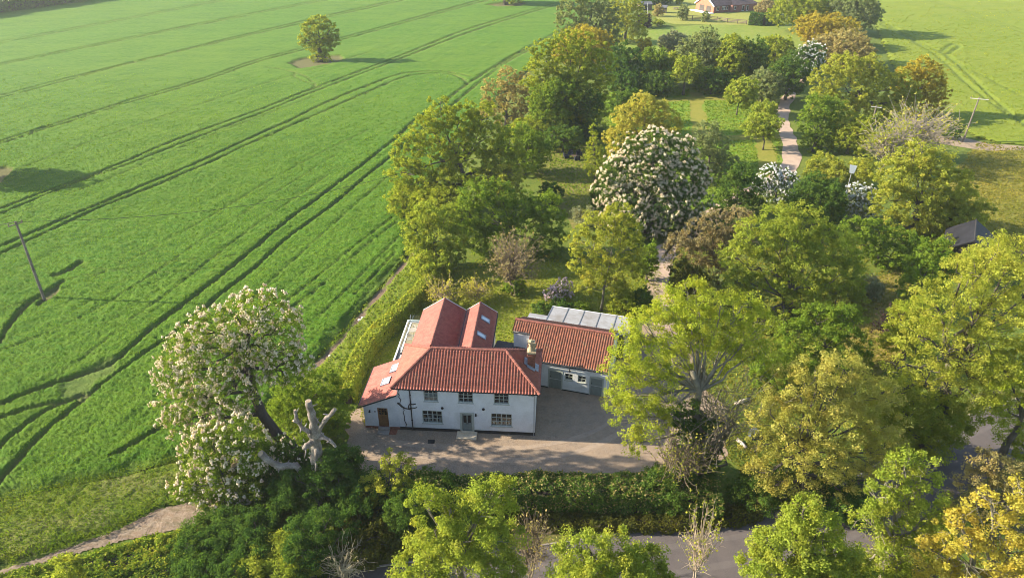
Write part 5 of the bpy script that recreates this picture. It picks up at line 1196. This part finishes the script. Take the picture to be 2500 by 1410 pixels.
tree('shrub', 'dark round bush at the edge of the shaded clearing', (1315, 440, 1370, 510), -.1, 'deep', 1., clump=.3, twigs=3)
tree('alder_tree', 'brownish half-bare tree at the bend of the tractor tracks', (1160, 170, 1312, 312), .02, 'rust', .75, lobes=[(1240,190,30),(1275,205,30,1),(1205,225,34),(1250,240,40),(1295,250,28,1),(1190,265,26),(1230,280,36),(1280,290,32)], clump=.42, sparse=.5, twigs=12, group=BL_)
tree('oak_tree', 'tall orange-green oak halfway along the crop edge', (1272, 92, 1505, 320), .05, 'oak', 1., lobes=[(1380,115,40,1),(1430,125,40,2),(1330,140,40,0),(1395,165,52,1),(1460,160,40,2),(1310,185,34,0),(1350,215,48,0),(1420,220,55,.5),(1475,215,32,2),(1380,270,50,-.5),(1440,275,42,.3),(1330,265,36,-.4)], clump=.46, twigs=4, group=BL_)
tree('oak_tree', 'rusty orange oak crown behind the tall orange-green oak', (1355, 62, 1495, 165), .1, 'orange', .95, clump=.46, twigs=4, sparse=.2, group=BL_)
tree('maple_tree', 'mid green tree in front of the tall orange-green oak', (1285, 172, 1425, 330), .05, 'green', 1., clump=.42, twigs=3, group=BL_)
tree('shrub', 'dark shrub at the foot of the crop edge oaks', (1250, 280, 1345, 360), -.1, 'oak', .9, clump=.34, twigs=3)
tree('shrub', 'dark green undergrowth bush beneath the tall orange-green oak', (1375, 285, 1470, 350), -.1, 'deep', .9, clump=.34, twigs=3)
tree('birch_tree', 'thin pale-stemmed tree leaning beside the clearing', (1395, 215, 1470, 300), base=(1413, 338), pal='dark', dens=.7, clump=.3, sparse=.3, twigs=6, bark=BARKPALE, tr=.13)
tree('poplar_tree', 'tall grey-green poplar where the crop edge meets the far garden', (1352, -20, 1512, 145), .05, 'grey', 1., lobes=[(1400,5,30),(1450,0,34,1),(1485,30,28,2),(1390,40,34),(1440,50,42),(1485,75,32,1),(1420,90,42,-.5),(1465,115,38),(1410,125,32,-.5)], clump=.5, twigs=4, group=BL_)
tree('willow_tree', 'pale yellow-green tree right of the grey-green poplar', (1488, -25, 1572, 100), .0, 'olive', .95, lobes=[(1525,0,34),(1510,35,30),(1545,40,32),(1525,75,36),(1555,80,22)], clump=.5, twigs=3)
# ---------------- copse across the middle
CO = 'trees in the copse beyond the orchard grass'
for args in (
 ('holly_tree', 'blue-dark evergreen clump at the left end of the copse', (1485, 105, 1568, 222), -.02, 'deep'),
 ('larch_tree', 'small orange conical tree in the copse', (1552, 93, 1590, 160), .0, 'orange'),
 ('hazel_tree', 'mid green tree between the dark clump and the lime pair', (1565, 112, 1632, 212), .0, 'green'),
 ('ash_tree', 'grey leafless rounded tree in the back row of the copse', (1608, 75, 1690, 145), .05, 'silver'),
 ('field_maple_tree', 'lime tree left of the pair in front of the copse', (1598, 122, 1662, 205), .02, 'fresh'),
 ('whitebeam_tree', 'broad grey-green tree forming the top of the copse', (1655, 72, 1765, 205), .0, 'grey'),
 ('whitebeam_tree', 'olive grey tree right of the top of the copse', (1735, 85, 1825, 215), .0, 'oak'),
 ('hazel_tree', 'dark shadowed tree low in the middle of the copse', (1690, 160, 1790, 232), -.03, 'dark'),
 ('spruce_tree', 'upright bright green tree with spiky top in the copse', (1805, 90, 1880, 215), .0, 'dark'),
 ('elm_tree', 'olive tree at the upper right of the copse', (1850, 80, 1935, 180), .0, 'oak'),
 ('elm_tree', 'dark green tree behind the blossom tree in the copse', (1880, 130, 1975, 245), -.02, 'dark'),
 ('hazel_tree', 'pale grey-green tree at the edge of the orchard grass', (1820, 165, 1915, 255), .0, 'grey'),
 ('hazel_tree', 'dark undergrowth tree at the left foot of the copse', (1490, 170, 1580, 235), -.05, 'deep'),
 ('hazel_tree', 'shaded green tree low beside the lime pair', (1560, 170, 1650, 236), -.05, 'dark')):
    tree(*args, 1., clump=.46, twigs=3, group=CO, sparse=.5 if args[4] == 'silver' else .1)
tree('field_maple_tree', 'lime tree with a visible trunk right of the pair in front of the copse', (1640, 130, 1708, 215), base=(1668, 232), pal='fresh', dens=1., clump=.4, twigs=4, group=CO)
tree('rowan_tree', 'dark tree dotted with whitish blossom at the right of the copse', (1938, 105, 2008, 200), .0, 'deep', 1., bloom=HAWTHORN, bloomd=.28, bh=.7, clump=.46, twigs=3, group=CO)
# orchard
tree('cherry_tree', 'small round lime tree with twin trunks on the orchard grass', (1772, 185, 1850, 270), base=(1798, 281), pal='fresh', dens=1., clump=.36, twigs=6, tr=.15)
tree('cherry_tree', 'lime green tree overhanging the drive, upper of two', (1832, 240, 1896, 325), base=(1872, 330), pal='fresh', dens=1., clump=.36, twigs=5, tr=.15)
tree('cherry_tree', 'lime green tree overhanging the drive, lower of two', (1815, 275, 1908, 350), base=(1862, 366), pal='fresh', dens=1., clump=.36, twigs=6, tr=.15)
# ---------------- right belt
BR_ = 'trees along the drive and the right field'
tree('oak_tree', 'green oak right of the bungalow hedge', (1885, -25, 2032, 68), .08, 'oak', 1., clump=.5, twigs=4, group=BR_)
tree('oak_tree', 'grey-green oak at the top of the right field', (2015, -25, 2150, 75), .08, 'grey', .95, clump=.5, twigs=4, sparse=.2, group=BR_)
tree('oak_tree', 'orange-yellow oak below the grey-green oak', (1945, 32, 2090, 115), .02, 'orange', 1., clump=.48, twigs=4, group=BR_)
tree('oak_tree', 'brownish orange oak casting shade on the right field', (1972, 82, 2145, 165), .02, 'rust', .95, clump=.46, twigs=5, sparse=.25, group=BR_)
tree('oak_tree', 'large yellow oak in the middle of the drive belt', (1972, 140, 2240, 305), .0, 'olive', 1., lobes=[(2060,165,36),(2110,175,40,1),(2020,200,38),(2075,215,48),(2140,210,45,1),(2195,210,38,2),(2010,245,34,-.3),(2060,265,45,-.5),(2130,265,48),(2190,260,40,1),(2215,240,28,2)], clump=.46, twigs=5, sparse=.25, group=BR_)
tree('oak_tree', 'lone bronze oak on the edge of the right field', (2180, 148, 2308, 278), .05, 'orange', 1., lobes=[(2250,165,26),(2220,190,30),(2280,185,26),(2250,210,34),(2210,225,28),(2285,225,28),(2245,250,34),(2280,258,24)], clump=.44, twigs=5, sparse=.2, group=BR_)
tree('hazel_tree', 'mixed green tree beside the gravel drive below the large yellow oak', (1940, 238, 2060, 375), -.03, 'green', 1., lobes=[(1995,265,32),(2030,270,32,1),(1975,300,28),(2005,315,36),(2040,325,30,.5),(1985,345,26),(2015,355,30)], clump=.4, twigs=3, group=BR_)
tree('hawthorn_tree', 'olive tree between the drive and the leafless trees', (2030, 270, 2130, 380), -.03, 'oak', .95, clump=.4, twigs=4, sparse=.2, group=BR_)
bare('bare_tree', 'bare twiggy tree in front of the earth bank at the right field', (2140, 255, 2310, 372), (2232, 392), n=190, stems=3, tr=.13, mat=plain('twig_grey', (.33, .28, .21), .95), cat='tree', leafpal='straw', leafn=1500, group=BR_)
bare('bare_tree', 'bare pale tree left of the twiggy tree by the earth bank', (2065, 285, 2190, 400), (2150, 420), n=150, stems=3, tr=.11, mat=MATS['twig_grey'], cat='tree', leafpal='olive', leafn=2200, group=BR_)
tree('field_maple_tree', 'wide yellow-green tree bordering the meadow above the barn', (2110, 362, 2395, 590), .0, 'olive', 1.05, lobes=[(2230,385,40,1),(2280,400,42,1.5),(2180,425,42,0),(2250,445,58,.5),(2320,450,48,1),(2355,490,36,1),(2170,490,42,-.5),(2230,510,55,-.6),(2300,520,52,0),(2360,535,30,.5),(2190,560,40,-.8),(2260,575,42,-.6)], clump=.44, twigs=4, group=BR_)
tree('shrub', 'light yellow-green shrub at the end of the gravel drive', (1965, 378, 2065, 462), -.08, 'olive', .95, clump=.34, twigs=4)
tree('shrub', 'feathery lime shrub beside the white board', (2075, 378, 2135, 470), -.08, 'olive', .95, clump=.34, twigs=4)
tree('hawthorn_bush', 'white blossoming hawthorn at the foot of the gravel drive', (1842, 408, 1955, 500), -.05, 'dark', .8, lobes=[(1880,430,26),(1915,440,26),(1865,455,22),(1900,465,30),(1940,465,22,.5)], bloom=HAWTHORN, bloomd=1.6, bh=.5, clump=.26, cat='bush', twigs=3)
tree('hawthorn_bush', 'white blossoming hawthorn below the white board', (2052, 450, 2145, 545), -.05, 'grey', .8, lobes=[(2090,470,22),(2120,480,22),(2080,500,24),(2110,510,28),(2100,530,20)], bloom=HAWTHORN, bloomd=1.8, bh=.5, clump=.26, cat='bush', twigs=3)
tree('hawthorn_tree', 'dark green thorn tree left of the white hawthorn by the drive', (1742, 400, 1862, 530), -.03, 'dark', 1., lobes=[(1810,420,26),(1785,450,30),(1830,460,32),(1765,490,28),(1810,500,36),(1845,505,28)], clump=.38, twigs=3)
tree('hawthorn_tree', 'dark shrubby tree between the two white hawthorns', (1935, 425, 2062, 560), -.05, 'dark', 1., clump=.38, twigs=3)
tree('hazel_tree', 'deep green layered hazel in front of the second hawthorn', (2040, 525, 2260, 668), -.03, 'green', 1.05, lobes=[(2090,555,36),(2140,560,40),(2190,580,38),(2230,590,28),(2110,600,42,-.4),(2170,620,46,-.5),(2220,630,34),(2080,590,28)], clump=.36, twigs=3, flat=.7)
for bb, p, lb in (((1960, 470, 2060, 560), 'green', 'mid green shrub under the second hawthorn'), ((1700, 520, 1800, 590), 'dark', 'dark shrub between the domed blossom tree and the orchard tree'), ((2300, 300, 2345, 345), 'dark', 'small dark shrub on the earth bank'), ((1490, 530, 1560, 600), 'deep', 'dark bush in the shade of the domed blossom tree'), ((1440, 440, 1490, 520), 'deep', 'dark laurel left of the domed blossom tree')):
    tree('shrub', lb, bb, -.1, p, 1., clump=.34, twigs=3)
# ---------------- far gardens
for bb, p, lb in (((1553, 32, 1592, 70), 'purple', 'dark purple shrub beside the far sheds'), ((1592, 10, 1622, 42), 'rust', 'rounded brown bush by the far sheds'), ((1656, 10, 1682, 52), 'grey', 'upright grey-green bush in the bungalow garden'), ((1712, 30, 1732, 55), 'grey', 'small grey-green bush in front of the bungalow'), ((1650, -22, 1670, 12), 'fresh', 'clipped bright bush behind the far picnic table'), ((1845, 0, 1905, 40), 'brown', 'brown bare shrub between the bungalow and the oak'), ((1590, 45, 1622, 65), 'oak', 'low olive bush in front of the far sheds'), ((1855, -25, 1890, 5), 'dark', 'dark tree behind the bungalow'), ((1560, -30, 1640, 12), 'deep', 'dark evergreens behind the far sheds')):
    tree('garden_shrub', lb, bb, -.08, p, 1., clump=.4, twigs=2, cat='shrub')
hedge('garden_hedge', 'square dark hedge right of the bungalow lawn', px([(1828,60),(1860,62),(1895,60)]), 4, 4.2, 'deep', 1., .2)
hedge('garden_hedge', 'dark hedge closing the top of the bungalow garden', px([(1600,-14),(1680,-14),(1800,-18),(1960,-20)]), 4, 4, 'deep', .8, .3)
hedge('field_hedge', 'long bluish hedge on the far side of the crop field', px([(-200,62),(-60,44),(0,33),(110,18),(232,0),(320,-14)]), 6, 6.5, 'deep', .9, 1.2, wob=.8)
# ---------------- trees in the field
tree('oak_tree', 'lone leafy oak standing on its island in the crop field', (728, 42, 830, 150), base=(785, 151), pal='oak', dens=1., lobes=[(780,58,22),(755,72,20),(805,75,20),(780,85,28),(745,98,16),(815,100,17),(790,112,22),(765,112,16),(780,130,18),(772,140,14),(795,142,14),(738,105,9)], clump=.5, twigs=4, tr=.9, sparse=.15)
tree('oak_tree', 'oak trunk and low crown on the second island in the crop, top edge', (1190, -95, 1285, 8), base=(1234, 12), pal='oak', dens=1., clump=.5, twigs=3, tr=.9)
tree('oak_tree', 'oak off the left edge shading the crop field', (-190, 300, -30, 440), base=(-95, 445), pal='oak', dens=.9, clump=.5, twigs=3, tr=.6)
for x, y in ((10, 425), (33, 437)): pass

# ================================================================== POLES, WIRES, SMALL THINGS
POLEW = plain('pole_wood', (.20, .165, .135), .9, var=.3, scale=2.)
INS = plain('insulator', (.16, .11, .09), .4)
def pole(label, base, top, cross, lean_y=0., white=False):
    B = G(*base); T = PYL(*top, B[1]+lean_y)-B
    r = empty('utility_pole', tuple(B), 0, label, 'utility pole', 'utility poles'); 
    MB().tube([(0, 0, -.1), T*.5, T], [.17, .15, .12], 10).build('pole', POLEW, r)
    m = MB(); a, w_ = cross; d = np.array((math.cos(a), math.sin(a), 0))*w_
    m.bar(T-d+np.array((0, -.14, -.25)), T+d+np.array((0, -.14, -.25)), .09, .10); m.build('crossarm', plain('crossarm_pale', (.55, .53, .5), .7) if white else POLEW, r)
    m = MB()
    for s in (-1, 0, 1): m.tube([T+d*s*.9+np.array((0, -.14, -.18)), T+d*s*.9+np.array((0, -.14, .06))], [.05, .06], 6)
    m.build('insulators', INS, r); return B+T
tp1 = pole('weathered utility pole leaning in the crop at the left', (110, 735), (38, 541), (R(55), .75))
tp2 = pole('short pole with fittings rising among the crop edge trees', (1099, 500), (1096, 386), (R(20), .8))
pole('pole with pale crossarm at the corner of the right field', (2350, 347), (2391, 238), (R(-25), 1.5), white=True)
pole('pale-armed pole half hidden in the leafless trees', (2118, 345), (2140, 258), (R(-25), .9), white=True)
def wire(label, a, b, sag):
    n = 24; P_ = [a+(b-a)*i/n-np.array((0, 0, sag*4*(i/n)*(1-i/n))) for i in range(n+1)]
    o = MB().tube(P_, .028, 4).build('overhead_wire', plain('wire', (.03, .03, .03), .6)); tag(o, label, 'wire')
wire('thin black wire sagging from the field pole to the pole in the trees', np.array(tp1), np.array(tp2), 2.4)
wire('thin black wire leaving the field pole beyond the left edge', np.array(tp1), np.array(tp1)+np.array((-42, -12, 1.)), 1.6)
# garden chairs round a low table
CHM = plain('chair_navy', (.018, .022, .035), .7)
qc = G(1402, 385)
tb = empty('garden_table', tuple(qc), 0, 'low dark table among the garden armchairs in the clearing', 'table')
MB().box(-.5, .5, -.35, .35, .36, .41).build('table_top', plain('table_brown', (.12, .085, .06), .7), tb)
for sx in (-1, 1):
    for sy in (-1, 1): MB().box(sx*.42-.03, sx*.42+.03, sy*.28-.03, sy*.28+.03, 0, .36).build('leg', MATS['table_brown'], tb)
for i, (dx, dy, a, lb) in enumerate(((-1.5, -.3, -1.4, 'navy garden armchair left of the low table, facing it'), (-.6, 1.2, 2.9, 'navy garden armchair on the far left side of the low table'), (.9, 1.2, 3.3, 'navy garden armchair on the far right side of the low table'), (.4, -1.4, .1, 'navy garden armchair on the near side of the low table'))):
    c = empty('garden_armchair', (qc[0]+dx, qc[1]+dy, 0), a, lb, 'armchair', 'garden armchairs round the low table')
    MB().box(-.36, .36, -.36, .36, .2, .44).build('seat', CHM, c)
    MB().prism([(-.40, .35), (-.26, .35), (-.38, 1.0), (-.50, 1.0)], 'x', -.40, .40).build('backrest', CHM, c)
    for s in (-1, 1): MB().box(s*.42-.07, s*.42+.07, -.36, .40, .1, .64).build('armrest', CHM, c)
    for s in (-1, 1):
        for u in (-1, 1): MB().box(s*.4-.03, s*.4+.03, u*.33-.03, u*.33+.03, 0, .2).build('leg', CHM, c)
# white board on a post in the shrubs
qb = G(2064, 478); zt = PYL(2066, 402, qb[1])[2]; zb = PYL(2066, 424, qb[1])[2]; r = empty('white_board', tuple(qb), R(-10), 'tilted white board on a thin post rising from the shrubs', 'board')
MB().tube([(0, 0, 0), (0, 0, zt-.3)], .05, 6).build('post', plain('post_grey', (.4, .4, .38), .7), r)
m = MB(); m.prism([(-.3, zb+.15), (.36, zb+.05), (.55, zt-.15), (-.55, zt)], 'y', -.10, -.05); m.build('panel', WMETAL, r)
# pale logs under the sycamore
for i, (a, b, lb) in enumerate((((1795, 985), (1832, 972), 'pale cut log lying under the bare branches beside the yellow tree'), ((1800, 1072), (1822, 1092), 'short pale log on the grass near the lane'))):
    A_, B_ = G(*a, .15), G(*b, .15); o = MB().tube([A_, (A_+B_)/2+np.array((0, 0, .03)), B_], [.17, .16, .13], 10).build('log', DEADWOOD, None, True); tag(o, lb, 'log')
qg = G(1838, 1068); o = MB().box(-.35, .35, -.3, .3, 0, .75).box(-.4, .4, -.35, .35, .75, .83).build('grey_bin', plain('bin_grey', (.09, .11, .145), .7)); o.location = tuple(qg); tag(o, 'small blue-grey bin on the grass right of the sycamore trunk', 'bin')
# far sheds, picnic table, posts and fence
def shed(label, p, w_, d_, h, a, wallc, roofc):
    q = G(*p); r = empty('shed', tuple(q), a, label, 'shed', 'sheds in the far garden')
    MB().prism([(0, 0), (d_, 0), (d_, h), (d_/2, h*1.3), (0, h)], 'x', 0, w_).build('wall', wallc, r)
    MB().prism([(-.2, h*.95), (d_/2, h*1.33), (d_+.2, h*.95), (d_+.2, h*1.03), (d_/2, h*1.42), (-.2, h*1.03)], 'x', -.2, w_+.2).build('roof', roofc, r)
    MB().box(w_*.35, w_*.6, -.05, -.004, .1, h*.85).build('door', MATS['barn_board'], r)
SW = plain('shed_wood', (.16, .12, .09), .9); SR = plain('shed_felt', (.13, .13, .14), .8)
shed('grey roofed shed left of the rounded brown bush', (1562, 26), 5, 3.5, 2.2, R(10), SW, SR)
shed('small dark shed right of the rounded brown bush', (1606, 32), 3.2, 2.6, 2., R(-15), SW, SR)
qp = G(1650, 24); r = empty('picnic_table', tuple(qp), R(15), 'brown picnic table on the bungalow lawn', 'picnic table')
MB().box(-1.1, 1.1, -.4, .4, .72, .78).build('table_top', SW, r)
for s in (-1, 1): MB().box(-1.1, 1.1, s*.85-.15, s*.85+.15, .43, .48).build('bench', SW, r); MB().bar((s*.8, -.8, 0), (s*.8, .3, .75), .1).bar((s*.8, .8, 0), (s*.8, -.3, .75), .1).build('leg', SW, r)
fe = empty('garden_fence', tuple(G(1740, 50)), 0, 'low dark rail fence along the bottom of the bungalow lawn', 'fence'); oF = np.array(G(1740, 50))
fl_ = [np.array(G(a, b))-oF for a, b in ((1660, 48), (1690, 49), (1720, 50), (1750, 52), (1775, 56), (1800, 58), (1822, 60))]
m = MB()
for a, b in zip(fl_[:-1], fl_[1:]):
    for z in (.5, .95, 1.4): m.bar(a+np.array((0, 0, z)), b+np.array((0, 0, z)), .08, .22)
m.build('rails', SW, fe)
for p in fl_: MB().box(p[0]-.1, p[0]+.1, p[1]-.1, p[1]+.1, 0, 1.6).build('post', SW, fe)
for b, t, lb in (((1581, 42), (1581, 8), 'thin grey post beside the far grey shed'), ((1556, 68), (1556, 44), 'pale short post at the dark purple shrub'), ((1601, 12), (1601, -10), 'grey post between the far sheds')):
    B = G(*b); T = PYL(*t, B[1]); o = MB().tube([(0, 0, 0), T-B], .11, 6).build('garden_post', plain('post_pale', (.42, .40, .37), .8)); o.location = tuple(B); tag(o, lb, 'post')
# bare patio behind the garden room, stones along the soil line
o = sheet('patio', px([(1185, 862), (1262, 856), (1262, 838), (1190, 842)]), .05, STONE, .05, 1, 30)
rs = np.random.RandomState(4)
for i, (a, b) in enumerate(((885, 778), (880, 782), (950, 665), (838, 850), (806, 872))):
    B = G(a, b); v_ = []; m = MB()
    for k in range(4):
        c = rs.normal(size=2)*.22; r_ = .10+.09*rs.rand(); m.tube([(c[0], c[1], 0), (c[0], c[1], r_*.7), (c[0], c[1], r_*1.1)], [r_, r_*1.1, r_*.5], 7)
    o = m.build('stone_pile', plain('field_stone', (.55, .50, .45), .9)); o.location = tuple(B)
    tag(o, ('pale stones on the soil line beside the crop, level with the roof terrace', 'pale stones touching the pile level with the roof terrace', 'pale stones highest up the soil line by the rounded tree', 'pale stones on the soil line left of the clipped hedge', 'pale stones lowest on the soil line near the blossom tree')[i], 'stones', 'pale stones cleared to the crop edge')

# ------------------------------------------------------------------ the air: far things fade  (name haze)
HAZE_D = .00017
m, nt, out = nodes('haze_air')
pv = N(nt, 'ShaderNodeVolumePrincipled', Density=HAZE_D, Anisotropy=.35); pv.inputs['Color'].default_value = (.93, .95, 1, 1)
nt.links.new(pv.outputs[0], out.inputs['Volume'])
o = MB().box(-1510, 1510, -310, 2410, -1.2, 47).build('haze', m); tag(o, kind='stuff')

blades('bank_grass', px([(-250,1470),(0,1404),(160,1360),(310,1322),(450,1292),(560,1250),(600,1330),(400,1400),(100,1470),(-200,1520)]), 110000, flat0, 'grass', (-1.3, -.35), (29, 60), .16, .0028, 19, 2., .12)
